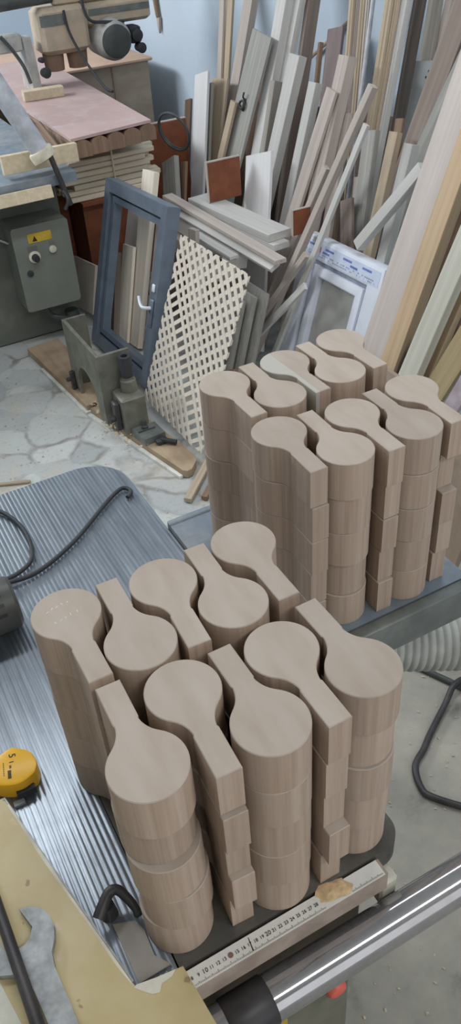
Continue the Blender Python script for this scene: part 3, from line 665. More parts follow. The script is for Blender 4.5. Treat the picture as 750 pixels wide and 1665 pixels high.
# ================================================================== leaning timber
PLANKS = [
((1.6727, 3.6652, 0.0424),(0.27573, 0.28149, 0.9191),0.990,0.1312,0.0140,'chalky',
  'wide pale pink board standing leftmost of the leaning timber, right of the cable coil'),
((1.7092, 3.6911, 0.0172),(0.27519, 0.28775, 0.91732),0.956,0.0371,0.0140,'grey',
  'narrow grey batten tucked against the right edge of the leftmost pale pink board'),
((1.8617, 3.876, 0.0191),(0.27484, 0.29184, 0.91613),1.881,0.0432,0.0140,'pale',
  'left one of two thin tall battens standing against the bare blue wall'),
((1.8787, 3.8559, 0.0223),(0.27723, 0.26303, 0.9241),1.803,0.0605,0.0140,'tan',
  'right one of two thin tall battens standing against the bare blue wall'),
((1.7575, 3.7824, 0.025),(0.28517, 0.12291, 0.95056),0.934,0.1528,0.0140,'tan',
  'short tan board with a square top in front of the two tall thin battens'),
((1.8199, 3.8608, 0.0164),(0.28719, 0.03303, 0.9573),1.867,0.0818,0.0375,'pale',
  'tall pale beam with dark brown side crossing the blue wall, right of the thin battens'),
((1.8072, 4.1195, 0.0238),(0.27623, 0.27552, 0.92076),0.794,0.0637,0.0140,'brown',
  'short brown stick standing behind the cable coil'),
((1.7221, 3.6685, 0.007),(0.2851, -0.12494, 0.95032),1.172,0.1739,0.0140,'greyp',
  'wide pale board with a black metal hook on it'),
((1.6891, 3.7723, 0.007),(0.28557, -0.11114, 0.95189),0.891,0.0509,0.0140,'tan',
  'narrow tan strip beside the left edge of the board with the black hook'),
((1.7667, 3.4582, 0.0189),(0.28695, 0.05281, 0.95649),2.039,0.0756,0.0419,'white',
  'tall whitish beam with brown side, immediately right of the board with the black hook'),
((1.8089, 3.4615, 0.013),(0.28731, 0.01573, 0.95771),1.922,0.0445,0.0324,'white',
  'narrow whitish beam rising out of view behind the big square whitish post'),
((1.7356, 3.3371, 0.0187),(0.28583, 0.1027, 0.95276),0.999,0.0358,0.0425,'grey',
  'short post with a grey face and olive brown side between two whitish beams'),
((1.6643, 3.2291, 0.0145),(0.28714, -0.03799, 0.95713),1.136,0.0776,0.0400,'white',
  'big square whitish post with a knot and taupe side, tallest of the cut posts'),
((1.6243, 2.9519, 0.0143),(0.28729, 0.01957, 0.95764),1.074,0.0528,0.0359,'white',
  'medium square whitish post right of and lower than the big square whitish post'),
((1.612, 2.7518, 0.0168),(0.28723, 0.02886, 0.95743),1.190,0.0647,0.0418,'pale',
  'broad pinkish board with a brown side, its top in front of the four joined strips'),
((1.5871, 2.9388, 0.007),(0.28452, -0.14004, 0.94839),1.093,0.0667,0.0140,'pale',
  'pinkish board with a knot leaning low on the left of the broad pinkish board'),
((1.8586, 2.7675, 0.0153),(0.27495, 0.29055, 0.91651),1.891,0.0299,0.0140,'tan',
  'first from left of four joined tall moulding strips'),
((1.8805, 2.7696, 0.0151),(0.2755, 0.28421, 0.91833),1.808,0.0297,0.0140,'pale',
  'second from left of four joined tall moulding strips'),
((1.8645, 2.7061, 0.015),(0.27524, 0.28717, 0.91748),1.868,0.0290,0.0140,'tan',
  'third from left of four joined tall moulding strips'),
((1.8643, 2.6696, 0.0144),(0.27502, 0.28975, 0.91674),1.864,0.0250,0.0157,'pale',
  'rightmost of four joined tall moulding strips, brown edge showing'),
((1.7541, 2.5511, 0.0138),(0.28272, 0.17867, 0.94241),2.209,0.0393,0.0140,'tan',
  'left one of three long moulded strips leaning together right of the grey pipe'),
((1.7746, 2.5668, 0.012),(0.28372, 0.15839, 0.94574),2.129,0.0326,0.0140,'tan',
  'middle one of three long moulded strips leaning together right of the grey pipe'),
((1.7968, 2.5819, 0.016),(0.28486, 0.13143, 0.94952),1.999,0.0421,0.0268,'white',
  'right one of three long moulded strips leaning together, whitest, with brown edge'),
((1.8361, 2.5389, 0.0203),(0.28371, 0.15863, 0.9457),1.786,0.0166,0.0514,'dark',
  'long dark grey brown weathered board beside the white moulded strips'),
((1.9152, 2.4389, 0.0207),(0.28143, 0.20193, 0.93809),1.631,0.0644,0.0184,'grey',
  'light grey board rising behind the galvanised metal sheet'),
((1.9351, 2.5737, 0.0136),(0.28651, 0.07628, 0.95504),1.502,0.0358,0.0278,'pale',
  'pale pink narrow board with a dark side, right of the light grey board'),
((1.7291, 2.4949, 0.007),(0.28566, -0.10831, 0.95219),2.251,0.1015,0.0140,'taupe',
  'wide taupe board leaning far over, in front of the metal sheet'),
((1.6961, 2.5209, 0.007),(0.27864, -0.24437, 0.92879),2.307,0.1071,0.0140,'greyp',
  'grey green board squeezed between the wide taupe board and the large pinkish plank'),
((1.7125, 2.2969, 0.0082),(0.28701, 0.04837, 0.95671),1.064,0.0254,0.0140,'tan',
  'short narrow batten with dark edge beneath the wide taupe board'),
((1.6464, 2.3555, 0.0145),(0.28617, 0.09029, 0.95391),0.995,0.0476,0.0258,'tan',
  'tan post with brown side, left of the taller white topped post'),
((1.5929, 2.2263, 0.0163),(0.28667, 0.06847, 0.95558),0.991,0.0450,0.0361,'white',
  'post with bright whitish top, standing right beside the tan post'),
((1.6765, 2.3813, 0.025),(0.28009, 0.22338, 0.93362),0.979,0.0711,0.0235,'greyp',
  'grey weathered plank with dark edge standing under the moulded strips'),
((1.7468, 2.3306, 0.016),(0.28073, 0.21345, 0.93575),1.024,0.0437,0.0140,'brown',
  'brown square post end showing just above the tan post'),
((1.6377, 2.2539, 0.0355),(0.26062, 0.42115, 0.86874),0.789,0.0707,0.0140,'taupe',
  'short taupe board standing behind the white plastic window corner'),
((1.6586, 2.6208, 0.0154),(0.28453, 0.13962, 0.94844),1.005,0.0543,0.0178,'pale',
  'short pale post between the broad pinkish board and the crossing sticks'),
((1.7143, 2.4456, 0.0142),(0.2753, 0.28656, 0.91766),0.810,0.0263,0.0140,'pale',
  'thin pale strip beside the grey weathered plank'),
((1.8037, 2.9805, 0.0123),(0.27957, 0.23113, 0.93189),1.195,0.0173,0.0192,'brown',
  'short brown block end above the medium square whitish post'),
((1.8491, 3.2923, 0.0238),(0.28475, 0.13406, 0.94918),1.705,0.0279,0.0600,'taupe',
  'broad grey brown beam rising out of view left of the gap of blue wall'),
((1.9391, 3.0275, 0.0302),(0.28012, 0.22285, 0.93374),1.213,0.1085,0.0140,'plum',
  'dusty plum coloured board in shade behind the four joined strips'),
((1.5496, 2.8068, 0.0652),(0.27324, 0.30951, 0.91079),0.811,0.1962,0.0140,'chalky',
  'whitish marbled board leaning beside the red brown panel'),
((1.506, 2.8837, 0.02),(0.27443, -0.2965, 0.91475),0.890,0.0320,0.0200,'pale',
  'shortest of three long thin sticks leaning across the timber'),
((1.461, 2.7815, 0.02),(0.27427, -0.29821, 0.91424),1.215,0.0300,0.0260,'pale',
  'longest thin square stick leaning diagonally across the posts'),
((1.466, 2.6487, 0.02),(0.27966, -0.2298, 0.93219),1.073,0.0260,0.0140,'white',
  'slender white stick leaning just right of the longest thin stick'),
((1.4226, 2.8876, 0.0087),(0.24288, -0.53436, 0.80961),0.697,0.0260,0.0200,'pale',
  'thin dark ended stick slanting down from the long thin sticks behind the lattice'),
((1.4021, 2.8543, 0.007),(0.22231, -0.6336, 0.74103),0.643,0.0280,0.0140,'white',
  'thin whitish stick crossing low in front, just below the dark ended slanting stick'),
((1.7036, 2.3467, 0.6253),(0.23791, -0.56081, 0.79303),0.380,0.0420,0.0300,'white',
  'square white stick lying diagonally in front of the posts, resting on the plastic window'),
((1.5031, 2.0651, 0.007),(0.28681, -0.06095, 0.95605),2.242,0.1242,0.0140,'pinkw',
  'large pinkish white plank leaning at right, behind the finished stacks'),
((1.4735, 1.9571, 0.0151),(0.28701, -0.04819, 0.95671),2.232,0.0771,0.0420,'pine',
  'orange pine plank with knots beside the large pinkish white plank'),
((1.4146, 1.8291, 0.0121),(0.28549, -0.11361, 0.95162),2.247,0.0771,0.0317,'whiteg',
  'clean whitish plank with greenish side, right of the orange pine plank'),
((1.465, 1.8069, 0.0099),(0.28612, -0.0923, 0.95374),2.244,0.0323,0.0242,'pine',
  'thin orange pine strip behind the clean whitish plank'),
((1.4471, 1.7825, 0.007),(0.27731, -0.26198, 0.92437),2.318,0.0902,0.0140,'pineg',
  'yellow pine plank with one big knot near the right edge'),
((1.4291, 1.6772, 0.007),(0.28046, -0.21771, 0.93485),2.292,0.0581,0.0140,'lilac',
  'pale lilac wrapped board at the far right edge behind the stacks'),
((1.0748, 3.6375, 0.0493),(0.28422, 0.14722, 0.94739),0.233,0.3000,0.0140,'bright',
  'short wide pale board standing left of the grey metal window frame'),
((1.137, 3.2291, 0.0233),(0.28551, 0.11297, 0.95169),0.754,0.1190,0.0257,'bright',
  'tall pale plank with brown edge standing behind the grey metal window frame'),
((1.1153, 3.3088, 0.0245),(0.28385, 0.15563, 0.94616),0.427,0.1169,0.0140,'bright',
  'tan board with a small knot seen through the grey metal window frame'),
((1.0831, 3.3952, 0.0203),(0.27806, 0.25213, 0.92688),0.388,0.0358,0.0303,'taupe',
  'thin dark sided batten at the left inside the grey metal window frame'),
((1.1538, 3.1538, 0.0126),(0.28535, 0.11774, 0.95116),0.579,0.0491,0.0140,'pale',
  'narrow pink strip seen between the tall plank and the metal frame post'),
((1.4711, 3.4442, 0.0702),(0.25439, 0.465, 0.84797),0.694,0.1340,0.0263,'greyp',
  'grey topped post standing right of the bundle of slats'),
((1.5067, 3.5455, 0.0225),(0.27582, 0.28039, 0.9194),0.662,0.0576,0.0140,'brown',
  'small dull brown stump right of the grey topped post'),

]
rp = random.Random(21)
for p0, ax, L, w, d, col, lab in PLANKS:
    name = 'wooden_post' if w < .09 and d > .03 else ('wooden_board' if w >= .09 else ('wooden_stick' if ' stick' in lab else 'wooden_batten'))
    mb = MB(); c = rp.uniform(-.006,.006)
    if w < .014: w = .014
    e = min(.0015, d*.1)
    poly = [(e,0),(d-e,0),(d,e),(d,w-e),(d-e,w),(e,w),(0,w-e),(0,e)]
    mb.prism(poly, 0, L)
    if col == 'tan' and 'mould' in lab or 'whitest' in lab or 'joined' in lab:      # moulded strips carry a bead along the face
        mb.prism([(.0005,w*.3),(-.004,w*.38),(-.004,w*.62),(.0005,w*.7)], .02, L-.002)
    o = mb.build(name, M[col])
    o.matrix_world = frame3(p0, ax)
    tag(o, lab, name.split('_')[1], 'timber leaning along the wall')
    if 'metal hook' in lab: board_hook = o
def free_board(name, p0, p1, face, w, d, m, label, cat, group=None, centre=True):
    """board from p0 to p1, its wide face turned towards `face`"""
    p0, p1 = Vector(p0), Vector(p1); ax = (p1-p0).normalized(); n = Vector(face); n = (n-ax*n.dot(ax)).normalized(); s = ax.cross(n)
    L = (p1-p0).length; mb = MB(); e = min(.0015, d*.12)
    mb.prism([(-d,-w/2+e),(-d+e,-w/2),(-e,-w/2),(0,-w/2+e),(0,w/2-e),(-e,w/2),(-d+e,w/2),(-d,w/2-e)], 0, L)
    o = mb.build(name, m); M4 = Matrix((n, s, ax)).transposed().to_4x4(); M4.translation = p0; o.matrix_world = M4
    return tag(o, label, cat, group)
rk = random.Random(14)
BACK = ['first','second','third','fourth','fifth','sixth','seventh','eighth','ninth','tenth','eleventh','twelfth']
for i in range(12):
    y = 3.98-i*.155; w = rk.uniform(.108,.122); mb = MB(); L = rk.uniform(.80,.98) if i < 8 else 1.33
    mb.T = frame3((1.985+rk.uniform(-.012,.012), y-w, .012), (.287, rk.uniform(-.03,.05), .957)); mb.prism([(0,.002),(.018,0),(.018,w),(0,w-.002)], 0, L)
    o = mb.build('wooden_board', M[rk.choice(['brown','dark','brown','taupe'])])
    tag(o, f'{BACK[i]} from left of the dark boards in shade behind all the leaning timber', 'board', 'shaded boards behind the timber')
# pipe and sheet among the timber
o = MB().cyl((1.834,2.713,.006),(2.363,3.120,1.78),.009,n=16).build('metal_conduit', M['pipe']); tag(o, 'thin grey metal pipe leaning between the joined strips and moulded strips', 'pipe')
mb = MB(); mb.T = frame3((1.8955,2.428,.045),(.285,.149,.947)); mb.box((0,0,0),(.004,.135,1.145)); sh = mb.build('galvanised_sheet', M['galv'])
tag(sh, 'galvanised metal sheet with small holes standing behind the taupe board', 'metal sheet')
mb = MB(); mb.T = frame3((1.8955,2.428,.045),(.285,.149,.947))
for y_, z_ in ((.045,1.11),(.055,1.09)): mb.cyl((-.0006,y_,z_),(.0002,y_,z_),.005,n=10)
mb.build('screw_hole', M['ink'], sh)
# black hook on the wide pale board
T6 = board_hook.matrix_world.copy()
t = empty('metal_hook', T6 @ Vector((0,.09,.88)), 'black metal ring hook fixed on the wide pale board', 'hook')
mb = MB(); mb.T = T6; mb.box((-.006,.075,.845),(-.0004,.093,.900),.002); mb.build('back_plate', M['blackm'], t)
mb = MB(); mb.T = T6; mb.torus((-.014,.084,.872),(1,.25,0),.016,.0055); mb.build('ring', M['black'], t)
mb = MB(); mb.T = T6; mb.tube([(-.006,.084,.895),(-.016,.086,.905),(-.02,.080,.925)],.004,8,4); mb.build('hook_arm', M['blackm'], t)
# square panels standing across the rows
def panel(name, a, b, m, label, edge=True):
    o = MB().box(a, b, .0012).build(name, m); tag(o, label, 'panel')
    return o
o = panel('hardboard_sheet', (1.545,3.20,.603), (1.700,3.212,.765), M['redbrown'], 'red brown square panel standing left of the whitish marbled board')
MB().box((1.5455,3.1985,.7652),(1.6995,3.2135,.7695)).box((1.541,3.1985,.603),(1.5448,3.2135,.7695)).build('raw_edge', M['pale'], o)['label'] = 'pale raw edge'
o = panel('hardboard_sheet', (1.622,2.648,.605), (1.700,2.658,.700), M['redbrown'], 'small red brown panel poking up behind the long thin sticks')
MB().box((1.6222,2.647,.7003),(1.6998,2.659,.7035)).box((1.619,2.647,.605),(1.6217,2.659,.7035)).build('raw_edge', M['pale'], o)['label'] = 'pale raw edge'
# horizontal boards on the heap
G = 'boards lying flat on the timber heap'
free_board('lying_plank', (1.555,3.33,.600), (1.613,2.735,.600), (0,0,1), .110, .030, M['white'], 'thick whitish plank with notched end, uppermost of the flat heap', 'plank', G)
free_board('lying_plank', (1.545,3.31,.568), (1.600,2.70,.568), (0,0,1), .075, .024, M['white'], 'whitish plank lying directly beneath the thick notched plank', 'plank', G)
free_board('lying_batten', (1.462,3.46,.592), (1.500,2.54,.578), (0,0,1), .050, .016, M['pale'], 'long pale batten stretching across the front of the flat heap', 'batten', G)
free_board('lying_batten', (1.445,3.44,.560), (1.482,2.56,.552), (-.5,0,1), .045, .016, M['white'], 'long white edged batten just below the long pale batten', 'batten', G)
free_board('lying_beam', (1.437,3.48,.500), (1.450,2.80,.500), (-1,0,.2), .062, .050, M['white'], 'short whitish beam low on the front of the flat heap', 'beam', G)
free_board('lying_batten', (1.405,3.10,.545), (1.415,2.75,.545), (0,0,1), .040, .012, M['white'], 'short white strip lying on the low whitish beam', 'batten', G)
free_board('lying_beam', (1.385,3.36,.440), (1.390,2.86,.440), (-1,0,.2), .060, .05, M['pale'], 'pale beam lying lowest behind the top of the lattice', 'beam', G)
for i, (x, z_) in enumerate(((1.46,.06),(1.475,.17),(1.485,.28),(1.49,.385))):
    free_board('lying_beam', (x,3.38,z_+.05), (x+.004,2.99,z_+.05), (0,0,1), .085, .100, M['taupe'], ['lowest','second lowest','second highest','highest'][i]+' dark beam stacked under the flat heap behind the lattice', 'beam', G)
free_board('offcut_block', (1.285,2.975,.004), (1.345,2.972,.60), (-1,-.3,.2), .045, .022, M['pale'], 'pinkish offcut with a screw mark poking up behind the lattice top', 'offcut', 'offcuts behind the lattice')
free_board('offcut_block', (1.28,2.925,.004), (1.335,2.875,.545), (-1,-.3,.2), .040, .016, M['white'], 'small whitish tilted offcut beside the pinkish offcut', 'offcut', 'offcuts behind the lattice')
free_board('offcut_block', (1.385,2.795,.462), (1.395,2.79,.530), (-1,0,.3), .05, .04, M['white'], 'square whitish block end above the lattice right corner', 'offcut', 'offcuts behind the lattice')
G = 'grey boards standing behind the lattice'
for i, (x, y, w, hgt, lab) in enumerate((
    (1.235,2.66,.16,.385,'frontmost grey green board standing right behind the lattice edge'),
    (1.262,2.63,.17,.415,'second grey green board standing behind the lattice edge'),
    (1.292,2.60,.17,.435,'third grey green board standing behind the lattice edge'),
    (1.325,2.57,.17,.450,'rearmost grey green board standing behind the lattice edge'),
    (1.205,2.45,.10,.20,'short brown rounded board leaning low behind the lattice edge'))):
    mb = MB(); mb.T = frame3((x,y,.008),(.287,.02,.957)); d_ = .016
    if i < 4: mb.prism([(.001,0),(d_,0),(d_,w),(.001,w),(0,w-.002),(0,w*.52),(.003,w*.5),(0,w*.48),(0,.002)], 0, hgt)
    else: mb.prism([(0,0),(w,0),(w,hgt-.02),(w-.01,hgt-.005),(w-.025,hgt),(.025,hgt),(.01,hgt-.005),(0,hgt-.02)], 0, d_, ax='x')
    o = mb.build('standing_board', M['greyp'] if i < 4 else M['brown']); tag(o, lab, 'board', G)
# frosted plastic panel behind the frame
mb = MB(); mb.T = frame3((1.235,3.55,.012),(.287,.05,.957)); w, h_ = .17, .56
mb.prism([(0,0),(w,0),(w,h_),(.05,h_),(.02,h_-.012),(.004,h_-.035),(0,h_-.07)], 0, .006, ax='x')
o = mb.build('plastic_sheet', M['seethru']); tag(o, 'whitish plastic panel with rounded corner seen through the top of the metal frame', 'panel')
# ================================================================== brown boards, slats bundle
o = panel('hardboard_sheet', (1.06,4.06,0), (1.86,4.078,.735), M['redbrown'], 'wide red brown board standing behind the bundle of slats')
MB().box((1.06,4.0585,.7352),(1.86,4.0795,.7395)).build('raw_edge', M['pale'], o)['label'] = 'pale raw edge'
panel('hardboard_sheet', (1.085,4.00,0), (1.158,4.012,.525), M['redbrown'], 'narrow red brown board standing between the machine and the board box')
t = empty('brown_chest', (1.35,3.9,0), 'red brown board box under the bundle of slats, left of the metal frame', 'box')
for y in (3.79, 4.04): MB().box((1.165,y,0),(1.44,y+.016,.515)).build('side_board', M['redbrown'], t)
for x in (1.165, 1.424): MB().box((x,3.8065,0),(x+.016,4.0395,.515)).build('end_board', M['redbrown'], t)
MB().box((1.160,3.765,.5152),(1.445,4.057,.530)).build('lid', M['redbrown'], t)
rs = random.Random(8); G = 'slats tied in a bundle'; words = ['bottom','second','third','fourth','fifth','sixth','seventh','top']
cols = ['front','second','third','fourth','fifth','rear']
for k in range(8):
    for j in range(6):
        if k == 7 and j in (0, 1): continue
        y = 3.80+j*.038+(.004 if k % 2 else 0)+k*.002; z_ = .5305+k*.0255
        x0 = 1.12+rs.uniform(-.03,.03); x1 = x0+.44+rs.uniform(-.02,.02)
        mb = MB(); mb.T = Matrix.Translation((x0, y, z_)) @ Matrix.Rotation(rs.uniform(-.005,.005), 4, 'Z')
        mb.box((0,0,0),(x1-x0,.034,.0225),.0025)
        o = mb.build('slat', M['slat']); tag(o, f'{cols[j]} pale wooden slat in the {words[k]} layer of the tied bundle', 'slat', G)
o = MB().tube([(1.345,3.778,.5305),(1.345,3.786,.62),(1.345,3.790,.70),(1.345,3.789,.744)], .004, 8, 4).build('bundle_stick', M['slat']); tag(o, 'short thin stick standing against the front of the slat bundle', 'stick')
# coil of cable hanging on the leaning timber
mb = MB(); mb.torus((1.70,3.86,.735),(1,.45,.3),.092,.006); mb.torus((1.703,3.865,.737),(1,.40,.33),.089,.005)
tag(mb.build('cable_coil', M['darkgrey']), 'grey coil of cable hanging beside the leftmost pale board', 'cable')
# ================================================================== base boards with castings on the floor
t = empty('base_board', (.77,3.2,0), 'brown base board with white edging under the arched casting', 'board')
MB().prism([(.70,3.51),(.855,3.53),(.885,2.886),(.755,2.870)], .001, .034).build('board', M['base'], t)
MB().prism([(.700,3.33),(.714,3.332),(.7545,2.869),(.8845,2.8845),(.885,2.872),(.742,2.855)], .001, .012).build('white_edging', M['whitem'], t)['label'] = 'white edging'
t = empty('base_board', (.85,2.5,0), 'brown base board with rounded corner under the clamp casting, nearest the outfeed table', 'board')
MB().prism([(.7615,2.845),(.90,2.845),(.962,2.40),(.972,2.30),(.960,2.272),(.925,2.235),(.905,2.232),(.893,2.245)], .004, .034).build('board', M['base'], t)
MB().prism([(.7605,2.843),(.8915,2.246),(.8780,2.243),(.742,2.840)], .001, .012).build('white_edging', M['whitem'], t)['label'] = 'white edging'
t = empty('arched_casting', (.80,2.87,.026), 'grey green open box casting with an arched opening, standing on the base board', 'casting')
y0, y1, z0, z1 = 2.675, 3.065, .0345, .335; cy = 2.862
arch = [(cy-.112,z0)]+[(cy+.112*math.cos(a), .085+.112*math.sin(a)) for a in [math.pi-i*math.pi/18 for i in range(19)]]+[(cy+.112,z0)]
poly = [(y0,z0)]+arch+[(y1,z0),(y1,z1),(y0,z1)]
MB().prism(poly, .772, .786, ax='x').build('front_plate', M['cast'], t)
MB().box((.7862,y1-.014,z0),(.872,y1,z1)).build('side_plate', M['cast'], t)
MB().box((.7862,y0,z0),(.905,y0+.014,z1)).build('side_plate', M['cast'], t)
MB().box((.7862,y0+.0145,.20),(.80,y1-.0145,.22)).box((.86,y0+.0145,z0),(.872,y1-.0145,.10)).build('rear_web', M['cast'], t)
for yy in (3.03,):
    MB().box((.752,yy-.010,.0345),(.7715,yy+.010,.12),.004).lathe((.7515,yy,.085),(-1,0,0),[(0,.009),(.016,.009),(.018,.004)],12).build('clamp_screw', M['blackm'], t)
t = empty('clamp_casting', (.86,2.55,.034), 'grey clamp casting with rubber sleeved post and flat foot on the base board', 'casting')
MB().box((.808,2.562,.0345),(.905,2.668,.190),.006).build('block', M['cast'], t)
MB().lathe((.868,2.632,.190),(0,0,1),[(0,.032),(.045,.030),(.05,.024),(.06,.024)],24).build('post', M['cast'], t)
mb = MB(); mb.lathe((.868,2.632,.250),(0,0,1),[(0,.023),(.004,.0265),(.080,.0265),(.084,.025),(.084,.013),(.05,.012)],24); mb.build('rubber_sleeve', M['black'], t)
MB().box((.786,2.59,.05),(.8075,2.63,.17),.004).lathe((.785,2.61,.10),(-1,0,0),[(0,.012),(.02,.012),(.022,.005)],12).build('clamp_screw', M['blackm'], t)
MB().prism([(.826,2.560),(.925,2.560),(.93,2.47),(.842,2.462)], .0345, .064).build('foot', M['steelgrey'], t)
MB().lathe((.875,2.535,.0642),(0,0,1),[(0,.013),(.012,.013),(.014,.009),(.035,.008)],12).box((.84,2.515,.0642),(.91,2.522,.068)).build('bolt', M['darkgrey'], t)
MB().box((.880,2.432,.0345),(.925,2.460,.058),.006).tube([(.90,2.445,.054),(.925,2.425,.049),(.945,2.405,.047)],.010,10,4).build('release_lever', M['black'], t)
# loose sticks on the floor
free_board('floor_stick', (.840,2.100,.022), (1.175,2.425,.036), (0,0,1), .028, .018, M['tan'], 'pale stick lying on the floor, its end nearest the corner of base board', 'stick')
free_board('floor_stick', (.895,2.08,.020), (1.20,2.37,.030), (0,0,1), .022, .016, M['brown'], 'brown stick lying on the floor behind the farther stacks', 'stick')
free_board('floor_stick', (.10,2.66,.010), (.40,2.53,.010), (0,0,1), .014, .008, M['tan'], 'thin splinter stick lying alone on the stone floor at left', 'stick')
# dusty board at the right
mb = MB(); mb.T = frame3((1.06,1.12,.012),(.287,0,.957)); mb.box((0,0,0),(.018,.62,.66)); o = mb.build('dusty_board', M['dustboard']); tag(o, 'wide dusty grey brown board leaning at the right edge behind the outfeed table', 'board')
# ================================================================== wood machine at the left
t = empty('planing_machine', (.6,4.2,0), 'grey green woodworking machine with a control box, at the left edge', 'machine')
MB().box((-.9,3.66,0),(1.02,4.9,.66),.01).build('cabinet_body', M['machine'], t)
mb = MB(); mb.box((-.9,3.44,.735),(1.055,5.2,.775)); mb.build('table_top', M['bluedust'], t)
MB().box((-.9,3.60,.6605),(1.0,4.8,.7345)).build('table_support', M['machine'], t)
cb = MB(); cb.prism([(.738,.20),(.955,.205),(1.0,.575),(.745,.575)], 3.50, 3.6595, ax='y')
cb = None
def xz_prism(mb, poly, y0, y1):
    a = [mb.v((x,y0,z)) for x, z in poly]; b = [mb.v((x,y1,z)) for x, z in poly]; n = len(poly)
    mb.f(a); mb.f(b[::-1])
    for i in range(n): mb.f((a[i], b[i], b[(i+1)%n], a[(i+1)%n]))
    return mb
cb = xz_prism(MB(), [(.742,.212),(.752,.203),(.985,.203),(.995,.213),(.997,.57),(.987,.58),(.752,.58),(.742,.57)], 3.50, 3.6595).build('control_box', M['machine_l'], t)
MB().box((.81,3.4985,.505),(.915,3.4998,.545)).build('warning_label', M['yellowl'], cb)['label'] = 'yellow warning label'
MB().prism([(.823,.510),(.853,.510),(.838,.538)], 3.4975, 3.4984, ax='y') if False else None
q = MB(); xz_prism(q, [(.828,.511),(.850,.511),(.839,.534)], 3.4975, 3.4984); q.build('warning_triangle', M['ink'], cb)
MB().box((.800,3.4975,.472),(.842,3.4998,.492)).box((.897,3.4975,.478),(.922,3.4998,.495)).build('name_plate', M['machine'], cb)
MB().lathe((.823,3.4998,.445),(0,-1,0),[(0,.026),(.006,.026),(.008,.018)],24).build('switch_ring', M['cream'], cb)
MB().lathe((.823,3.491,.445),(0,-1,0),[(0,.016),(.022,.015),(.024,.011)],20).box((.818,3.462,.432),(.828,3.468,.458)).build('selector_switch', M['black'], cb)
MB().lathe((.908,3.4998,.462),(0,-1,0),[(0,.016),(.010,.016),(.013,.012)],20).build('push_button', M['cream'], cb)
MB().lathe((.789,3.4998,.378),(0,-1,0),[(0,.014),(.006,.014),(.008,.008)],16).build('lock', M['black'], cb)
MB().tube([(.84,3.56,.203),(.85,3.55,.15),(.90,3.54,.12),(.96,3.56,.10),(1.0,3.63,.08)],.012,8,5).build('supply_cable', M['darkgrey'], t)
MB().cyl((.955,3.56,.035),(.955,3.56,.14),.032,n=18).build('cable_duct', M['darkgrey'], t)
MB().cyl((.60,3.60,.585),(.742,3.58,.50),.008,n=10).build('grab_rod', M['chrome'], t)
free_board('fence_board', (.775,3.500,.832), (1.10,3.512,.826), (0,-1,.05), .072, .030, M['roughwood'], 'pale knotty fence board standing on the machine table edge', 'board')
free_board('rough_board', (.50,3.377,.7355), (.925,3.380,.7355), (0,-.9,.25), .050, .050, M['roughwood'], 'rough edged wooden board fixed below the fence board', 'board')
t = empty('dust_pipe', (.94,3.45,.9), 'slanting grey plastic dust pipe with a beige collar above the machine', 'pipe')
MB().cyl((.927,3.435,.865),(.61,3.59,1.62),.039,n=28).build('tube', M['pipe'], t)
MB().lathe((.935,3.431,.845),(-.317,.155,.755),[(0,.040),(.004,.050),(.036,.051),(.042,.047),(.044,.040)],28).build('collar', M['collar'], t)
MB().cyl((.955,3.422,.855),(.995,3.395,.66),.011,n=12).tube([(.975,3.40,.72),(.98,3.37,.69),(.96,3.37,.655)],.008,8,4).build('support_rod', M['blackm'], t)
free_board('dark_lever', (1.075,3.70,.776), (.99,3.98,.93), (-.4,-1,0), .030, .03, M['brown'], 'dark brown upright stop behind the dust pipe collar', 'stop')
free_board('dark_lever', (1.075,3.62,.776), (1.03,3.80,.900), (-.4,-1,0), .022, .02, M['brown'], 'second dark upright stop right beside the pipe collar', 'stop')
# pink board with moulded pieces beneath
o = MB().prism([(1.105,3.60),(1.505,3.66),(1.60,5.55),(1.13,5.55)], .846, .858).build('pink_board', M['pink']); tag(o, 'large dusty pinkish board lying across the machine table', 'board')
for i in range(5):
    x = 1.115+i*.082; y = 3.60+i*.0125
    mb = MB(); mb.T = Matrix.Translation((x, y, .776)); q = [(.0,.0),(.078,0),(.078,.045)]+[(.039+.039*math.cos(a), .045+.0235*math.sin(a)) for a in [j*math.pi/10 for j in range(1,10)]]+[(0,.045)]
    xz_prism(mb, q, .0, 1.58)
    o = mb.build('moulded_rail', M['brown']); tag(o, ['leftmost','second from left','middle','fourth from left','rightmost'][i]+' round topped brown rail under the front end of pink board', 'rail', 'round topped rails under the pink board')
t = empty('rail_trestle', (1.4,4.2,0), 'brown board trestle holding up the pink board beyond the slat bundle', 'trestle')
for y in (4.12, 5.1): MB().box((1.075,y,0),(1.55,y+.02,.7755)).build('end_panel', M['brown'], t)
# plywood chest against the wall
t = empty('plywood_chest', (1.95,5.6,0), 'low plywood chest with dusty pinkish top standing against the blue wall', 'chest')
MB().box((1.45,5.30,0),(2.205,5.315,.79)).build('front_panel', M['ply'], t)
MB().box((2.19,5.3155,0),(2.205,6.4,.79)).box((1.45,5.3155,0),(1.465,6.4,.79)).build('side_panel', M['ply'], t)
MB().box((1.955,5.296,.02),(1.962,5.2998,.785)).build('panel_joint', M['brown'], t)
MB().box((1.40,5.28,.7905),(2.23,6.4,.808),.004).build('top', M['pinkdust'], t)
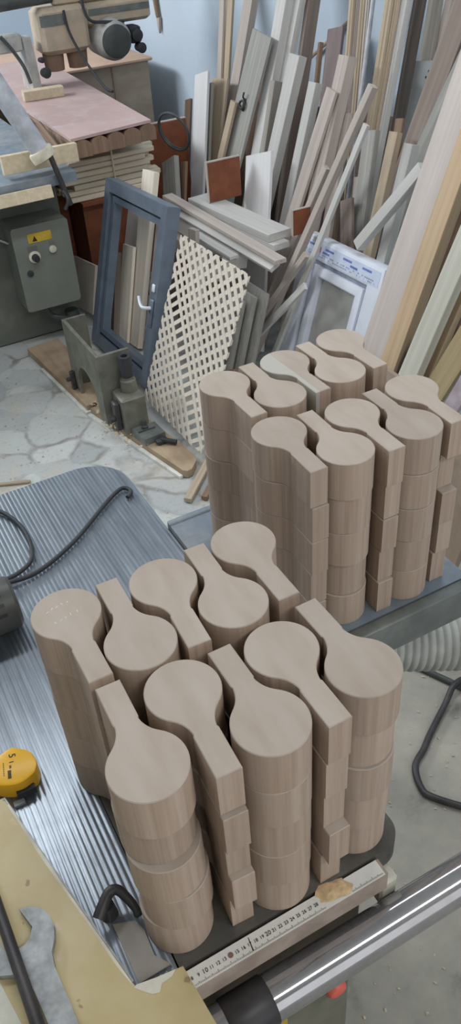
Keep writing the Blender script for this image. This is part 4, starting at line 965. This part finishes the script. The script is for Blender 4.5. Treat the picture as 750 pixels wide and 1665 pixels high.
# moulder head with motor on an arm
t = empty('moulder_head', (1.8,4.7,1.1), 'dusty beige machine head with a round dark ended motor, top left', 'machine head')
MB().box((1.36,4.62,1.005),(1.62,4.80,1.215),.022).build('gear_case', M['moulder'], t)
MB().box((1.365,4.6165,1.135),(1.50,4.6195,1.185)).build('grey_band', M['steelgrey'], t)
MB().box((1.62,4.66,1.10),(1.99,4.86,1.205),.016).build('slide_case', M['moulder'], t)
MB().box((1.64,4.6565,1.150),(1.98,4.6595,1.180)).build('grey_band', M['steelgrey'], t)
MB().box((1.60,4.70,1.206),(2.02,4.84,1.30),.014).build('upper_case', M['moulder'], t)
MB().lathe((1.735,4.56,1.035),(0,1,.05),[(0,.080),(.03,.095),(.07,.098),(.22,.098),(.24,.08)],36).build('motor', M['motor'], t)
MB().lathe((1.735,4.5595,1.035),(0,-1,-.05),[(0,.079),(.012,.078),(.020,.062),(.022,.02)],32).build('fan_cover', M['darkgrey'], t)['label'] = 'dark round end cover'
MB().box((1.835,4.60,1.005),(1.895,4.70,1.085),.008).lathe((1.865,4.5995,1.045),(0,-1,0),[(0,.030),(.02,.030),(.024,.02)],18).build('terminal_box', M['black'], t)
MB().lathe((1.88,4.60,.985),(0,-1,0),[(-.03,.022),(.025,.026),(.03,.012)],16).build('cable_gland', M['black'], t)
MB().lathe((1.43,4.71,.925),(0,0,1),[(0,.050),(.0795,.056)],20).build('spindle', M['brown'], t); MB().lathe((1.56,4.71,.925),(0,0,1),[(0,.050),(.0795,.056)],20).build('spindle', M['brown'], t)
MB().tube([(1.60,4.62,1.30),(1.595,4.60,1.20),(1.62,4.585,1.14),(1.70,4.58,1.125),(1.80,4.59,1.115)],.008,8,6).build('motor_cable', M['black'], t)
MB().tube([(1.49,4.60,1.20),(1.50,4.59,1.10),(1.53,4.50,.98),(1.56,4.36,.88),(1.58,4.30,.862)],.007,8,6).build('hanging_cable', M['black'], t)
MB().box((1.95,4.72,1.3005),(2.395,4.82,1.42),.01).box((1.70,4.74,1.301),(1.96,4.80,1.40)).build('wall_arm', M['moulder'], t)
MB().cyl((.95,4.66,1.245),(1.46,4.68,1.262),.034,n=24).build('feed_roller', M['darkgrey'], t)
MB().box((1.46,4.65,1.216),(1.60,4.72,1.29),.008).build('roller_bracket', M['moulder'], t)
# grey cast fence at far left
t = empty('cast_fence', (1.2,4.75,.86), 'grey cast bracket with black knobs standing on the pink board at top left', 'bracket')
mb = MB(); mb.prism([(4.62,.859),(4.80,.859),(4.78,1.04),(4.73,1.10),(4.66,1.10),(4.64,1.02)], 1.27, 1.315, ax='x'); mb.build('upright', M['motor'], t)
MB().box((1.04,4.66,1.04),(1.2695,4.74,1.12),.008).build('cross_arm', M['motor'], t)
MB().tube([(1.16,4.65,1.12),(1.20,4.63,1.06),(1.24,4.62,.98),(1.26,4.62,.90)],.009,8,5).build('hose_loop', M['darkgrey'], t)
MB().lathe((1.34,4.60,.94),(0,-1,.1),[(-.02,.022),(.02,.026),(.026,.012)],16).lathe((1.33,4.60,1.0),(0,-1,.1),[(-.02,.012),(.02,.014),(.026,.008)],16).build('knob', M['black'], t)
free_board('wooden_block', (1.16,4.42,.8585), (1.36,4.40,.8585), (0,-1,0), .045, .06, M['roughwood'], 'pale wooden block on the pink board at the left edge', 'block')
bpy.data.objects['wooden_block'].location.z += .0235
# brush on the wall
t = empty('hanging_brush', (2.38,5.45,1.0), 'small wooden handled brush hanging on the blue wall', 'brush')
MB().tube([(2.380,5.50,1.12),(2.380,5.485,1.03),(2.380,5.475,.985)],.016,10,4,.8).build('handle', M['brown'], t)
MB().prism([(5.455,.985),(5.495,.985),(5.49,.93),(5.475,.895),(5.463,.93)], 2.376, 2.392, ax='x').build('bristles', M['pale'], t)
# dusty plum sacking and cord behind the joined strips
o = MB().tube([(2.375,3.70,.98),(2.382,3.55,1.07),(2.384,3.40,1.16),(2.385,3.30,1.22)], .009, 8, 5).build('wall_cord', M['tan']); tag(o, 'pale cord slung diagonally against the blue wall above the plum board', 'cord')
# ================================================================== shavings and dust
rsh = random.Random(5); mb = MB()
def shav(x, y, z, s):
    a = rsh.uniform(0, 6.28); n = 4; pr_ = None; c = rsh.uniform(.3,1.6)
    u = Vector((math.cos(a), math.sin(a), 0)); w = Vector((-u.y, u.x, 0))*s*.25
    for i in range(n+1):
        q = i/n; p = Vector((x, y, z))+u*s*(q-.5)+Vector((0,0,s*.25*math.sin(q*math.pi*c)+.001))
        cur = (mb.v(p-w), mb.v(p+w))
        if pr_: mb.f((pr_[0], cur[0], cur[1], pr_[1]))
        pr_ = cur
for _ in range(420): shav(rsh.uniform(.0,.8), rsh.uniform(1.5,3.4), .0005, rsh.uniform(.003,.011))
for _ in range(260): shav(rsh.uniform(.40,1.3), rsh.uniform(.3,1.4), .0005, rsh.uniform(.003,.009))
for _ in range(160): shav(rsh.gauss(.825,.02), rsh.gauss(2.86,.07), .0275, rsh.uniform(.008,.02))
for _ in range(110): shav(rsh.gauss(.80,.02), rsh.gauss(2.66,.08), .0385, rsh.uniform(.008,.02))
o = mb.build('wood_shavings', M['shaving']); tag(o, 'curled wood shavings scattered over the floor and base boards', 'shavings', kind='stuff')
# ================================================================== lights, world, camera
def area(name, loc, size, sizey, power, target, col=(1,1,1)):
    l = bpy.data.lights.new(name, 'AREA'); l.shape = 'RECTANGLE'; l.size = size; l.size_y = sizey; l.energy = power; l.color = col
    o = bpy.data.objects.new(name, l); o.location = loc; COL.objects.link(o)
    o.rotation_euler = (Vector(target)-Vector(loc)).to_track_quat('-Z', 'Y').to_euler(); return o
area('ceiling_lamp', (.75,-.85,2.75), 1.6, .30, 17, (.45,.6,.8), (1,.985,.96))
area('ceiling_lamp', (.75,1.85,2.84), 3.0, .20, 33, (.75,1.85,0), (.96,.98,1))
area('ceiling_lamp', (-.9,5.4,2.70), 2.6, .35, 102, (2.4,4.2,.8), (.93,.97,1))
area('doorway_daylight', (.9,-2.45,1.55), 2.4, 2.0, 17, (.7,2,.9), (.97,.98,1))
w = bpy.data.worlds.new('workshop'); scn.world = w; w.use_nodes = True
bg = w.node_tree.nodes['Background']; bg.inputs[0].default_value = (.93,.97,1,1); bg.inputs[1].default_value = .36
cam = bpy.data.cameras.new('camera'); co = bpy.data.objects.new('camera', cam); COL.objects.link(co); scn.camera = co
R2, U2, FW = Vector((.87848,-.47381,-.0614)), Vector((.34037,.53046,.77637)), Vector((.33528,.70293,-.62727))
mw = Matrix((R2, U2, -FW)).transposed().to_4x4(); mw.translation = (0,0,1.76468); co.matrix_world = mw
cam.sensor_fit = 'VERTICAL'; cam.sensor_height = 36; cam.lens = 36*1329.35/1665; cam.clip_start = .05; cam.clip_end = 60
vs = scn.view_settings; vs.view_transform = 'Standard'; vs.look = 'None'; vs.gamma = 1; vs.exposure = 0
try: vs.use_curve_mapping = False
except Exception: pass
